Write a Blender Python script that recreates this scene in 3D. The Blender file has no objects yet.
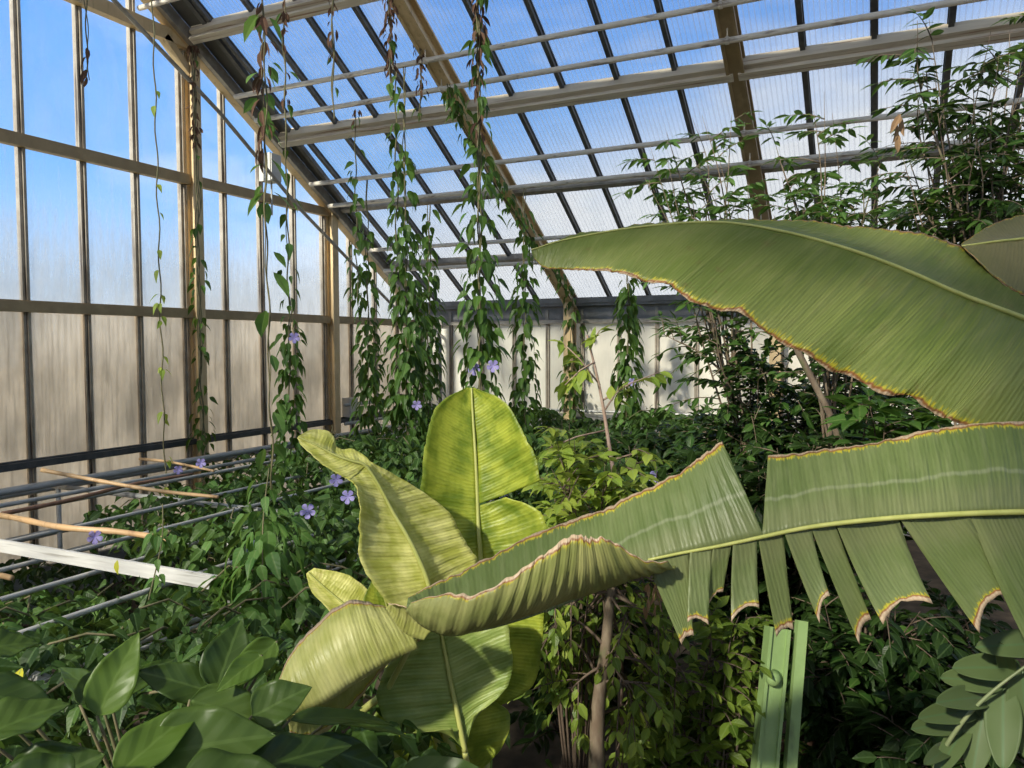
import bpy, math, random
import numpy as np
from mathutils import Vector, Matrix, noise as mnoise

SC = bpy.context.scene
COL = SC.collection
rnd = random.Random(7)
nrs = np.random.RandomState(11)
PI = math.pi

# ------------------------------------------------------------------ camera
EYE = 3.0                                   # eye height above the soil
F = 775.0                                   # focal length for a 1024 px wide frame
_vy = np.array([374., 40., -F]); _vx = -np.array([-1612., 34., -F])
AY = _vy / np.linalg.norm(_vy)
AX = _vx / np.linalg.norm(_vx); AX = AX - AY * (AX @ AY); AX /= np.linalg.norm(AX)
AZ = np.cross(AX, AY)
RM = np.stack([AX, AY, AZ])                 # camera axes in the room
CAM = np.array([0, 0, EYE])


def px(x, y, d):
    """room point seen at picture position x, y at distance d along the view"""
    return CAM + RM @ np.array([(x - 512) * d / F, -(y - 384) * d / F, -d])


def ray(x, y):
    return RM @ np.array([x - 512., -(y - 384.), -F])


def atY(x, y, Y):
    r = ray(x, y); return CAM + r * (Y / r[1])


def atX(x, y, X):
    r = ray(x, y); return CAM + r * (X / r[0])


def atZ(x, y, Z):
    r = ray(x, y); return CAM + r * ((Z - EYE) / r[2])


cd = bpy.data.cameras.new('camera'); cam = bpy.data.objects.new('camera', cd); COL.objects.link(cam)
cd.sensor_fit = 'HORIZONTAL'; cd.sensor_width = 36.0; cd.lens = F / 1024 * 36; cd.clip_start = .05; cd.clip_end = 500
m = Matrix([list(RM[i]) + [CAM[i]] for i in range(3)] + [[0, 0, 0, 1]])
cam.matrix_world = m
SC.camera = cam


# ------------------------------------------------------------------ object helpers
def link(o, parent=None):
    COL.objects.link(o)
    if parent is not None:
        o.parent = parent
    return o


def tag(o, label=None, cat=None, group=None, kind=None):
    for k, v in (('label', label), ('category', cat), ('group', group), ('kind', kind)):
        if v:
            o[k] = v
    return o


def empty(name, loc=(0, 0, 0)):
    o = bpy.data.objects.new(name, None); o.location = loc; o.empty_display_size = .1
    return link(o)


class MB:
    """collects the faces of one mesh, in room coordinates"""
    def __init__(s):
        s.v = []; s.f = []; s.uv = []; s.n = 0

    def add(s, verts, faces, uvs=None):
        verts = np.asarray(verts, float)
        s.v.append(verts)
        s.f += [tuple(int(i) + s.n for i in f) for f in faces]
        s.uv.append(np.asarray(uvs, float) if uvs is not None else np.zeros((len(verts), 2)))
        s.n += len(verts)
        return s

    def box(s, lo, hi):
        x0, y0, z0 = lo; x1, y1, z1 = hi
        v = [(x, y, z) for x in (x0, x1) for y in (y0, y1) for z in (z0, z1)]
        return s.add(v, [(0, 1, 3, 2), (4, 6, 7, 5), (0, 4, 5, 1), (2, 3, 7, 6), (0, 2, 6, 4), (1, 5, 7, 3)])

    def bar(s, a, b, w, h, up=(0, 0, 1), off=(0, 0)):
        """a box from a to b, w across and h along up; off shifts it (across, up)"""
        a = np.asarray(a, float); b = np.asarray(b, float); t = (b - a) / np.linalg.norm(b - a)
        u = np.asarray(up, float); sd = np.cross(t, u); sd /= np.linalg.norm(sd); u = np.cross(sd, t)
        o = sd * off[0] + u * off[1]
        v = []
        for p in (a, b):
            for i, j in ((-1, -1), (1, -1), (1, 1), (-1, 1)):
                v.append(p + o + sd * w / 2 * i + u * h / 2 * j)
        return s.add(v, [(3, 2, 1, 0), (4, 5, 6, 7), (0, 1, 5, 4), (1, 2, 6, 5), (2, 3, 7, 6), (3, 0, 4, 7)])

    def tube(s, pts, r, n=8, cap=True):
        pts = [np.asarray(p, float) for p in pts]
        k = len(pts); rs = r if hasattr(r, '__len__') else [r] * k
        up = None; V = []; UV = []
        L = 0
        for i in range(k):
            t = pts[min(i + 1, k - 1)] - pts[max(i - 1, 0)]
            t = t / (np.linalg.norm(t) + 1e-9)
            if up is None:
                up = np.array([0, 0, 1.]) if abs(t[2]) < .9 else np.array([1., 0, 0])
            sd = np.cross(t, up); sd /= np.linalg.norm(sd); up = np.cross(sd, t)
            if i:
                L += np.linalg.norm(pts[i] - pts[i - 1])
            for j in range(n):
                a = 2 * PI * j / n
                V.append(pts[i] + rs[i] * (math.cos(a) * sd + math.sin(a) * up)); UV.append((L, j / n))
        fc = []
        for i in range(k - 1):
            for j in range(n):
                fc.append((i * n + j, i * n + (j + 1) % n, (i + 1) * n + (j + 1) % n, (i + 1) * n + j))
        if cap:
            fc.append(tuple(range(n - 1, -1, -1))); fc.append(tuple((k - 1) * n + j for j in range(n)))
        return s.add(V, fc, UV)

    def build(s, name, mat, parent=None, smooth=False, origin=None):
        V = np.concatenate(s.v) if s.v else np.zeros((0, 3))
        UV = np.concatenate(s.uv)
        base = np.zeros(3)
        if parent is not None:
            base = np.array(parent.matrix_world_loc) if hasattr(parent, 'matrix_world_loc') else wloc(parent)
        elif origin is not None:
            base = np.asarray(origin, float)
        me = bpy.data.meshes.new(name)
        me.from_pydata((V - base).tolist(), [], s.f)
        ul = me.uv_layers.new(name='UVMap')
        li = np.zeros(len(me.loops), dtype=np.int32); me.loops.foreach_get('vertex_index', li)
        ul.data.foreach_set('uv', UV[li].astype(np.float32).ravel())
        if smooth:
            me.polygons.foreach_set('use_smooth', np.ones(len(me.polygons), dtype=bool))
        me.materials.append(mat)
        o = bpy.data.objects.new(name, me)
        if parent is None:
            o.location = base
        return link(o, parent)


def wloc(o):
    p = np.array(o.location)
    while o.parent is not None:
        o = o.parent; p = p + np.array(o.location)
    return p


def crom(P, n):
    """smooth curve through the rows of P (any dimension), n samples"""
    P = np.asarray(P, float); k = len(P)
    Q = np.vstack([2 * P[0] - P[1], P, 2 * P[-1] - P[-2]])
    out = []
    for s in np.linspace(0, k - 1, n):
        i = min(int(s), k - 2); t = s - i
        a, b, c, d = Q[i], Q[i + 1], Q[i + 2], Q[i + 3]
        out.append(.5 * (2 * b + (c - a) * t + (2 * a - 5 * b + 4 * c - d) * t * t + (3 * b - a - 3 * c + d) * t ** 3))
    return np.array(out)


# ------------------------------------------------------------------ materials
class NT:
    def __init__(s, name):
        s.m = bpy.data.materials.new(name); s.m.use_nodes = True
        s.t = s.m.node_tree; s.t.nodes.clear()
        s.out = s.t.nodes.new('ShaderNodeOutputMaterial')

    def n(s, typ, ins=None, **props):
        nd = s.t.nodes.new('ShaderNode' + typ)
        for k, v in props.items():
            setattr(nd, k, v)
        for k, v in (ins or {}).items():
            if isinstance(v, bpy.types.NodeSocket):
                s.t.links.new(v, nd.inputs[k])
            else:
                nd.inputs[k].default_value = v
        return nd

    def math(s, op, a, b=0.0, c=None, clamp=False):
        i = {0: a, 1: b}
        if c is not None:
            i[2] = c
        return s.n('Math', i, operation=op, use_clamp=clamp).outputs[0]

    def mix(s, fac, a, b):
        nd = s.n('Mix', data_type='RGBA')
        for idx, v in ((0, fac), (6, a), (7, b)):
            if isinstance(v, bpy.types.NodeSocket):
                s.t.links.new(v, nd.inputs[idx])
            else:
                nd.inputs[idx].default_value = v if not isinstance(v, tuple) or len(v) == 4 else v + (1,)
        return nd.outputs[2]

    def ramp(s, fac, stops):
        nd = s.n('ValToRGB', {0: fac}); e = nd.color_ramp.elements
        while len(e) < len(stops):
            e.new(.5)
        for el, (p, c) in zip(e, stops):
            el.position = p; el.color = c + (1,) if len(c) == 3 else c
        return nd.outputs[0]

    def smooth(s, v, lo, hi):
        return s.n('MapRange', {0: v, 1: lo, 2: hi, 3: 0.0, 4: 1.0}, interpolation_type='SMOOTHSTEP').outputs[0]

    def noise(s, vec, scale, detail=3.0, rough=.55):
        return s.n('TexNoise', {'Vector': vec, 'Scale': scale, 'Detail': detail, 'Roughness': rough}).outputs[0]

    def scaled(s, vec, v3):
        return s.n('Mapping', {0: vec, 3: v3}).outputs[0]

    def end(s, sh):
        s.t.links.new(sh, s.out.inputs[0]); return s.m


def c4(c):
    return tuple(c) + (1,)


def paint(name, col, col2, rough=.55, metal=0.0, scale=(6, 6, 6), streak=None):
    t = NT(name); oc = t.n('TexCoord').outputs['Object']
    f = t.noise(t.scaled(oc, scale), 1.0, 5.0, .65)
    c = t.mix(t.smooth(f, .35, .7), c4(col), c4(col2))
    if streak:
        g = t.noise(t.scaled(oc, streak[1]), 1.0, 4.0, .6)
        c = t.mix(t.smooth(g, .55, .72), c, c4(streak[0]))
    b = t.n('Bump', {'Strength': .15, 'Distance': .01, 'Height': f}).outputs[0]
    p = t.n('BsdfPrincipled', {'Base Color': c, 'Roughness': rough, 'Metallic': metal, 'Normal': b})
    return t.end(p.outputs[0])


def leafmat(name, c1, c2, tr, trf=.35, rough=.4, rib=(.25, .35, .1), spec=.25, ribs=38.0, bump=.08, per_object=False):
    t = NT(name)
    r = t.n('NewGeometry').outputs['Random Per Island']
    uv = t.n('TexCoord').outputs['UV']
    sx = t.n('SeparateXYZ', {0: uv})
    v = t.math('ABSOLUTE', t.math('SUBTRACT', sx.outputs[1], .5))
    if per_object:
        r = t.n('ObjectInfo').outputs['Random']
    c = t.mix(r, c4(c1), c4(c2))
    w = t.math('SUBTRACT', sx.outputs[0], v)
    st = t.math('SINE', t.math('MULTIPLY', w, ribs))
    c = t.mix(t.math('MULTIPLY', t.smooth(st, .75, 1.0), .10), c, c4(rib))
    c = t.mix(t.math('MULTIPLY', t.math('LESS_THAN', v, .03 if not per_object else .018), .6 if not per_object else .35), c, c4(rib))
    bp = t.n('Bump', {'Strength': bump, 'Distance': .01, 'Height': st}).outputs[0]
    p = t.n('BsdfPrincipled', {'Base Color': c, 'Roughness': rough, 'Normal': bp, 'Specular IOR Level': spec}).outputs[0]
    tl = t.n('BsdfTranslucent', {'Color': t.mix(.5, c, c4(tr))}).outputs[0]
    return t.end(t.n('MixShader', {0: trf, 1: p, 2: tl}).outputs[0])


def bananamat(name, dark, light, yel, trf, edge=(.90, .965), band=5.0, bandmix=1.0, stain=0.0, blotch=0.0, veins=.12, blotchcol=(.17, .085, .04)):
    """UV: x metres along the midrib, y 0 at the midrib .. 1 at the free edge"""
    t = NT(name)
    sx = t.n('SeparateXYZ', {0: t.n('TexCoord').outputs['UV']})
    u, v = sx.outputs[0], sx.outputs[1]
    w = t.math('SUBTRACT', u, t.math('MULTIPLY', v, .03))
    wv = t.n('CombineXYZ', {0: w, 1: t.math('MULTIPLY', v, .05)}).outputs[0]
    fine = t.noise(wv, 190.0, 2.0)
    mid = t.noise(wv, 48.0, 3.0)
    broad = t.noise(t.n('CombineXYZ', {0: w, 1: t.math('MULTIPLY', v, .25)}).outputs[0], band, 3.0)
    c = t.mix(t.math('MULTIPLY', t.smooth(broad, .35, .65), bandmix), c4(dark), c4(light))
    c = t.mix(t.math('MULTIPLY', t.smooth(mid, .45, .75), .35), c, c4(yel))
    c = t.mix(t.math('MULTIPLY', t.smooth(fine, .5, .75), .25), c, c4(tuple(.6 * x for x in dark)))
    if blotch:
        oc = t.n('TexCoord').outputs['Object']
        bl = t.noise(oc, 9.0, 6.0, .7)
        c = t.mix(t.math('MULTIPLY', t.smooth(bl, .58, .75), blotch), c, c4(blotchcol))
    if stain:
        sv = t.math('ADD', v, t.math('MULTIPLY', t.math('SUBTRACT', t.noise(wv, 9.0, 3.0), .5), .16))
        sb = t.math('MULTIPLY', t.smooth(sv, stain - .035, stain), t.math('SUBTRACT', 1.0, t.smooth(sv, stain + .01, stain + .04)))
        up_ = t.math('LESS_THAN', u, 50.0)
        c = t.mix(t.math('MULTIPLY', t.math('MULTIPLY', sb, up_), .40), c, (.36, .38, .25, 1))
        c = t.mix(t.math('MULTIPLY', t.math('SUBTRACT', 1.0, t.smooth(sv, stain - .25, stain)), .35), c, (.24, .24, .12, 1))
    e = t.math('ADD', v, t.math('MULTIPLY', t.math('SUBTRACT', t.noise(wv, 13.0, 5.0, .65), .5), .16))
    comb = t.math('ADD', e, t.math('MULTIPLY', t.math('SUBTRACT', t.noise(wv, 200.0, 1.0), .5), .17))
    c = t.mix(t.smooth(comb, edge[0] - .015, edge[0] + .03), c, (.50, .44, .035, 1))
    c = t.mix(t.smooth(e, edge[1] - .01, edge[1] + .01), c, t.mix(t.smooth(t.noise(wv, 24.0, 3.0), .4, .6), (.36, .15, .055, 1), (.22, .10, .045, 1)))
    c = t.mix(t.smooth(e, edge[1] + .012, edge[1] + .03), c, (.60, .45, .30, 1))
    vein = t.math('SINE', t.math('ADD', t.math('MULTIPLY', w, 520.0), t.math('MULTIPLY', broad, 6.0)))
    c = t.mix(t.math('MULTIPLY', t.smooth(vein, .0, 1.0), veins), c, c4(tuple(.55 * x for x in dark)))
    mid = t.math('ADD', mid, t.math('MULTIPLY', vein, veins * .55))
    bp = t.n('Bump', {'Strength': .55, 'Distance': .008, 'Height': mid}).outputs[0]
    p = t.n('BsdfPrincipled', {'Base Color': c, 'Roughness': .42, 'Normal': bp, 'Specular IOR Level': .4}).outputs[0]
    tl = t.n('BsdfTranslucent', {'Color': t.mix(.45, c, c4(yel)), 'Normal': bp}).outputs[0]
    return t.end(t.n('MixShader', {0: trf, 1: p, 2: tl}).outputs[0])


def glassmat(name, body, streaks=.2, tint=(.93, .96, 1.0), scale=(14, 14, 1.2), col=(.85, .85, .84), rib=None, grad=None, refl=.4, dim=.86):
    """a pane: see-through share plus a share of condensation, dust and algae that scatters light"""
    t = NT(name); oc = t.n('TexCoord').outputs['Object']
    f = t.noise(t.scaled(oc, scale), 1.0, 5.0, .65)
    g = t.noise(oc, .9, 3.0, .5)
    fac = t.math('ADD', body, t.math('MULTIPLY', t.math('SUBTRACT', f, .5), 2.4 * streaks))
    fac = t.math('ADD', fac, t.math('MULTIPLY', t.math('SUBTRACT', g, .5), 1.2 * streaks))
    if rib:
        sx = t.n('SeparateXYZ', {0: oc})
        wv = t.math('SINE', t.math('MULTIPLY', sx.outputs[0], 2 * PI / rib))
        rn = t.noise(t.scaled(oc, (30, .3, .3)), 1.0, 2.0)
        fac = t.math('ADD', fac, t.math('MULTIPLY', t.math('MULTIPLY', t.smooth(wv, .2, 1.0), rn), .22))
    if grad:
        gz = t.n('SeparateXYZ', {0: oc}).outputs[2]
        fac = t.math('ADD', fac, t.math('MULTIPLY', t.smooth(gz, grad[0], grad[1]), grad[2]))
    fac = t.math('MINIMUM', t.math('MAXIMUM', fac, .02), .97)
    tr = t.n('BsdfTransparent', {0: c4(tint)}).outputs[0]
    cc = t.mix(t.smooth(t.noise(t.scaled(oc, (1.6, 1.6, .9)), 1.0, 4.0, .6), .3, .7), c4(col), c4(tuple(x * dim for x in col)))
    if dim < .8:
        cc = t.mix(t.math('MULTIPLY', t.smooth(f, .45, .68), .45), cc, c4(tuple(x * .45 for x in col)))
    df = t.n('BsdfDiffuse', {0: cc}).outputs[0]
    tl = t.n('BsdfTranslucent', {0: cc}).outputs[0]
    sc = t.n('MixShader', {0: 1 - refl, 1: df, 2: tl}).outputs[0]
    b = t.n('MixShader', {0: fac, 1: tr, 2: sc}).outputs[0]
    gl = t.n('BsdfGlossy', {0: (1, 1, 1, 1), 'Roughness': .15}).outputs[0]
    return t.end(t.n('MixShader', {0: .035, 1: b, 2: gl}).outputs[0])


M = {}
M['tan'] = paint('tan_painted_steel', (.60, .44, .235), (.67, .50, .28), .5, streak=((.40, .28, .14), (14, 14, 1.0)))
M['tan_dark'] = paint('brown_painted_steel', (.32, .23, .12), (.40, .29, .155), .55)
M['alu'] = paint('weathered_aluminium', (.30, .27, .235), (.42, .385, .33), .45, .35, (9, 9, 9))
M['alu_rust'] = paint('stained_purlin_metal', (.60, .52, .40), (.70, .62, .49), .55, 0, (1.5, 20, 20), ((.30, .17, .09), (.8, 30, 30)))
M['bar'] = paint('grey_glazing_bar_metal', (.085, .085, .085), (.15, .145, .13), .5, .3)
M['mull'] = paint('brown_grey_mullion_metal', (.32, .27, .21), (.42, .37, .30), .45, .3, streak=((.07, .05, .04), (20, 20, .8)))
M['pipe'] = paint('pale_painted_pipe', (.70, .63, .53), (.78, .71, .60), .45, 0, (7, 7, 7), ((.28, .22, .17), (3, 18, 18)))
M['pipe_grey'] = paint('galvanised_pipe', (.36, .36, .35), (.48, .48, .465), .4, .1, (12, 4, 12))
M['sill'] = paint('dark_sill_metal', (.065, .068, .07), (.10, .10, .10), .5, .2)
M['gutter'] = paint('grey_gutter_metal', (.21, .205, .20), (.28, .275, .27), .5, .25)
M['soffit'] = paint('dark_grey_soffit_sheet', (.06, .058, .05), (.085, .08, .07), .6, 0, (3, 3, 3))
M['concrete'] = paint('grey_concrete', (.26, .26, .26), (.34, .335, .33), .9, 0, (5, 5, 5))
M['box'] = paint('grey_plastic_box', (.50, .48, .44), (.56, .54, .50), .5)
M['white_wood'] = paint('whitewashed_board', (.55, .54, .52), (.66, .65, .62), .7, 0, (2, 30, 30), ((.36, .34, .31), (1.5, 40, 40)))
M['bamboo'] = paint('dry_bamboo', (.60, .38, .19), (.70, .47, .26), .5, 0, (5, 5, 5), ((.35, .2, .1), (9, 3, 3)))
M['bamboo_dark'] = paint('brown_cane', (.20, .10, .06), (.30, .16, .10), .55, 0, (5, 5, 5))
M['green_paint'] = paint('green_painted_steel', (.24, .36, .13), (.29, .42, .16), .5, 0, (5, 5, 5), ((.14, .2, .08), (10, 10, 1)))
M['brown_board'] = paint('dark_brown_board', (.055, .03, .02), (.10, .055, .035), .7, 0, (2, 30, 30))
M['bark'] = paint('tree_bark', (.15, .105, .07), (.24, .19, .13), .85, 0, (20, 20, 6), ((.13, .15, .06), (9, 9, 4)))
M['twig'] = paint('thin_brown_twig', (.10, .07, .05), (.16, .115, .08), .8, 0, (20, 20, 20))
M['pinkstem'] = paint('pale_pink_sapling_bark', (.30, .20, .15), (.38, .28, .22), .75, 0, (20, 20, 20))
M['vinestem'] = paint('greenish_vine_stem', (.12, .12, .05), (.20, .16, .09), .75, 0, (20, 20, 20))
M['petiole'] = paint('yellow_green_petiole', (.35, .37, .10), (.43, .44, .14), .4, 0, (20, 20, 4))
M['rachis'] = paint('pale_green_rachis', (.16, .20, .09), (.22, .25, .12), .5, 0, (20, 20, 20))
M['yellow_leaf'] = leafmat('yellow_leaf', (.5, .48, .03), (.6, .55, .05), (.6, .6, .05), .3)
M['pseudostem'] = paint('banana_pseudostem', (.16, .20, .06), (.26, .27, .09), .5, 0, (6, 6, 1.5), ((.14, .08, .04), (8, 8, 1.2)))
M['soil'] = paint('dark_soil', (.055, .04, .03), (.11, .08, .055), .95, 0, (4, 4, 4), ((.16, .12, .08), (1.3, 1.3, 1.3)))
M['ground_out'] = paint('pale_ground_outside', (.40, .36, .29), (.46, .42, .34), .95, 0, (.2, .2, .2))
M['hedge'] = paint('dull_hedge_outside', (.16, .15, .10), (.24, .21, .14), .95, 0, (.5, .5, .5))
M['string'] = paint('pale_twine', (.40, .38, .32), (.48, .45, .38), .8)

M['vine'] = leafmat('vine_leaf', (.035, .085, .014), (.085, .17, .028), (.24, .36, .04), .3, .42, (.10, .18, .06))
M['vine_light'] = leafmat('light_vine_leaf', (.07, .17, .04), (.15, .28, .07), (.30, .48, .08), .4, .45, (.2, .3, .1))
M['carpet'] = leafmat('sprawling_vine_leaf', (.018, .048, .010), (.070, .135, .024), (.20, .30, .04), .25, .45, (.12, .2, .07))
M['dry'] = leafmat('dry_leaf', (.07, .035, .025), (.15, .085, .05), (.2, .1, .05), .15, .8, (.2, .12, .08))
M['dry_tan'] = leafmat('tan_dead_leaf', (.26, .15, .08), (.38, .24, .13), (.4, .25, .12), .2, .8, (.3, .2, .12))
M['broad_young_lit'] = leafmat('young_lit_broad_leaf', (.085, .155, .022), (.13, .215, .035), (.32, .46, .05), .4, .4, (.2, .3, .07), .35, 30.0, .10, True)  # lighter copy of broad: young leaf tone with sunlit brightness in the colour
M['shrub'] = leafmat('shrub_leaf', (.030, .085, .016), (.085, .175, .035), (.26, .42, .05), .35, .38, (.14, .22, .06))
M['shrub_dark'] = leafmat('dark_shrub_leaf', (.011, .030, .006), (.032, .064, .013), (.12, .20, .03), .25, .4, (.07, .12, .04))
M['yellowish'] = leafmat('yellow_green_leaf', (.22, .34, .045), (.40, .48, .08), (.5, .56, .08), .4, .4, (.3, .4, .1))
M['ficus'] = leafmat('small_tree_leaf', (.07, .13, .016), (.20, .28, .04), (.38, .46, .06), .35, .38, (.2, .28, .07))
M['broad'] = leafmat('broad_leaf', (.032, .066, .012), (.085, .145, .026), (.26, .38, .04), .35, .4, (.15, .24, .06), .35, 30.0, .10, True)
M['cycad'] = leafmat('cycad_leaflet', (.075, .115, .04), (.10, .14, .05), (.16, .24, .06), .15, .5, (.08, .15, .06), .3, 0.0, .0)
M['petal'] = leafmat('lilac_petal', (.34, .28, .70), (.48, .42, .82), (.5, .4, .9), .35, .6, (.6, .55, .8))

M['bananaA'] = bananamat('broad_banana_leaf', (.125, .175, .030), (.225, .265, .070), (.30, .31, .11), .28, (.950, .972), 3.0, .9, blotch=.55)
M['bananaB'] = bananamat('torn_banana_leaf', (.115, .165, .045), (.180, .225, .080), (.25, .28, .13), .25, (.925, .955), 3.0, .9, stain=.42)
M['bananaC'] = bananamat('young_banana_leaf', (.17, .25, .02), (.46, .52, .06), (.55, .58, .08), .34, (1.2, 1.3), 10.0, 1.0)
M['bananaD'] = bananamat('yellowing_banana_leaf', (.46, .48, .08), (.80, .78, .28), (.85, .82, .35), .32, (1.02, 1.05), 9.0, 1.0, blotch=.5, blotchcol=(.85, .62, .42))
M['bananaE'] = bananamat('drooping_banana_leaf', (.34, .36, .09), (.52, .52, .21), (.60, .56, .24), .25, (.875, .90), 6.0, 1.0)
M['bananaF'] = bananamat('inner_banana_leaf', (.21, .30, .06), (.38, .46, .13), (.46, .50, .16), .3, (1.02, 1.05), 6.0, 1.0)
M['bananaR'] = bananamat('leaf_underside', (.22, .25, .07), (.38, .38, .14), (.44, .42, .17), .2, (.93, .952), 4.0, 1.0, veins=.13)
M['bananaK'] = bananamat('brownish_banana_leaf', (.15, .15, .06), (.22, .20, .09), (.24, .22, .10), .25, (.97, .985), 3.0, 1.0)

M['roofglass'] = glassmat('ribbed_roof_pane', .20, .05, (.95, .975, 1.0), (3, 1, 1), (.86, .88, .92), rib=.06)
M['clear'] = glassmat('clear_pane', .07, .07, (.93, .97, 1.0), (6, 6, 2))
M['misty'] = glassmat('misty_pane', .40, .26, (.92, .96, 1.0), (16, 16, 3), (.72, .74, .76), grad=(.2, 1.4, -.36))
M['frost'] = glassmat('condensation_pane', .80, .26, (.95, .93, .88), (24, 24, 1.4), (.84, .77, .66), grad=(.9, 1.75, -.12), dim=.62)
M['frost_back'] = glassmat('white_condensation_pane', .84, .12, (.95, .95, .93), (10, 10, 1.5), (.95, .91, .80), refl=.75)

# ------------------------------------------------------------------ the house
XW, YB = -8.8, 13.6                       # glass of the end wall, glass of the rear wall
XR = 9.0
YRID = 1.0
SL = .6


def zroof(Y):                             # height of the roof glass above the soil
    return EYE + .85 + SL * (YB - Y) if Y >= YRID else EYE + .85 + SL * (YB - 2 * YRID + Y)


Z3, Z2, Z1, Z0 = EYE - 1.335, EYE + .445, EYE + 2.29, EYE + 4.12   # rails of the end wall
YS = -11.6

MB().box((-9.4, YS - .5, -.2), (XR + 6, YB + .3, 0)).build('floor', M['soil'])['kind'] = 'structure'
MB().box((-120, -90, -.4), (120, 150, -.22)).build('terrain', M['ground_out'])['kind'] = 'structure'

# --- end wall
wl = empty('wall_left', (XW, 6, 0)); wl['kind'] = 'structure'
MB().box((XW - .12, YS, 0), (XW + .06, YB, .45)).build('knee_wall', M['concrete'], wl)
posts = [7.89 - 2.96 * k for k in range(0, 7)] + [10.85]
for y in posts:
    b = MB()
    zt = zroof(y) - .1
    b.box((XW + .03, y - .075, 0), (XW + .055, y + .075, zt)).box((XW + .165, y - .075, 0), (XW + .19, y + .075, zt))
    b.box((XW + .055, y - .02, 0), (XW + .165, y + .02, zt))
    b.build('post', M['tan'], wl)


def rail(z, h, d, y0, y1, mat, x=XW):
    b = MB().box((x + .03, y0, z - h / 2), (x + .03 + d, y1, z + h / 2))
    b.box((x + .03, y0, z + h / 2), (x + .03 + d * .45, y1, z + h / 2 + .02))
    b.build('rail', mat, wl)


ye = [-11.4] + sorted(posts) + [YB]
for i in range(len(ye) - 1):
    a, b_ = ye[i] + (.075 if i else 0), ye[i + 1] - (.075 if i < len(ye) - 2 else 0)
    if b_ < 1.5:
        continue
    rail(Z3, .075, .10, a, b_, M['sill'])
    rail(Z2, .115, .10, a, b_, M['tan_dark'])
    rail(Z1, .135, .10, a, min(b_, YB - (Z1 - EYE - .85) / SL - .0), M['tan_dark']) if a < 10.9 else None
    if a < 7.0:
        rail(Z0 + .02, .17, .12, a, b_, M['tan'])
# knee bracket where the top rail meets the post
b = MB(); b.bar((XW + .09, 7.45, Z0 - .02), (XW + .09, 7.86, Z0 - .38), .10, .12, (1, 0, 0)); b.build('knee_bracket', M['tan'], wl)


def rail_end(zr):
    return YB - (zr - EYE - .85) / SL


# end rafter: tan flange below, pale metal lip above
b = MB(); up = np.array([0, SL, 1.]); up /= np.linalg.norm(up)
b.bar((XW + .12, YB, zroof(YB) - .21), (XW + .12, YRID, zroof(YRID) - .21), .14, .10, up)
b.build('end_rafter', M['tan'], wl)
b = MB(); b.bar((XW + .225, YB, zroof(YB) - .17), (XW + .225, YRID, zroof(YRID) - .17), .07, .16, up)
b.build('rafter_lip', M['alu'], wl)
b = MB(); up2 = np.array([0, -SL, 1.]); up2 /= np.linalg.norm(up2)
b.bar((XW + .12, YRID, zroof(YRID) - .21), (XW + .12, YS, zroof(YS) - .21), .14, .10, up2); b.build('end_rafter', M['tan'], wl)

# --- windows of the end wall: one per bay and row, panes cut to the roof line
wn = [0]


def window_end(y0, y1, z0, z1, pitch, y_first, mat):
    """glazing between two posts and two rails; z1 None: up to the roof"""
    wn[0] += 1
    tops = lambda y: min(z1 if z1 else 99, zroof(y) - .12)
    w = empty('window_%d' % wn[0], (XW, (y0 + y1) / 2, z0)); w['kind'] = 'structure'
    g = MB()
    ys = [y for y in [y_first + pitch * k for k in range(-30, 30)] if y0 + .05 < y < y1 - .05]
    edges = [y0] + ys + [y1]
    for a, c in zip(edges[:-1], edges[1:]):
        pts = [(a, z0), (c, z0)]
        ta, tc = tops(a), tops(c)
        if ta <= z0 and tc <= z0:
            continue
        if tc < z0:                       # the roof cuts the pane's foot
            cc = YB - (z0 + .12 - EYE - .85) / SL
            pts = [(a, z0), (cc, z0), (a, ta)]
        else:
            pts.append((c, tc))
            if z1 and ta >= z1 - 1e-6 and tc < z1 - 1e-6:
                pts.append((YB - (z1 + .12 - EYE - .85) / SL, z1))
            pts.append((a, ta))
        n = len(pts)
        g.add([(XW - .006, p[0], p[1]) for p in pts] + [(XW + .006, p[0], p[1]) for p in pts],
              [tuple(range(n)), tuple(range(2 * n - 1, n - 1, -1))] + [(i, n + i, n + (i + 1) % n, (i + 1) % n) for i in range(n)])
    if g.n:
        g.build('pane', mat, w)
    for y in ys:
        zt = tops(y)
        if zt > z0 + .05:
            q = MB().box((XW - .03, y - .035, z0), (XW + .035, y - .004, zt)).box((XW + .01, y + .002, z0), (XW + .06, y + .034, zt))
            q.build('mullion', M['mull'], w)


PIT, YM = .739, 5.54
bays = [(-6.91, -3.95), (-3.95, -.99), (-.99, 1.97), (1.97, 4.93), (4.93, 7.89), (7.89, 10.85), (10.85, YB)]
for y0, y1 in bays:
    window_end(y0, y1, .45, Z3, PIT, YM, M['frost'])
    window_end(y0, y1, Z3, Z2, PIT, YM, M['frost'])
    window_end(y0, y1, Z2, Z1, PIT, YM, M['misty'])
    if zroof(y0) > Z1 + .2:
        if zroof(y0) - .12 > Z0 and y0 < 7.8:
            window_end(y0, y1, Z1, Z0, PIT, YM, M['clear'])
            window_end(y0, y1, Z0, None, PIT, YM, M['clear'])
        else:
            window_end(y0, y1, Z1, None, PIT, YM, M['clear'])

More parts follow.
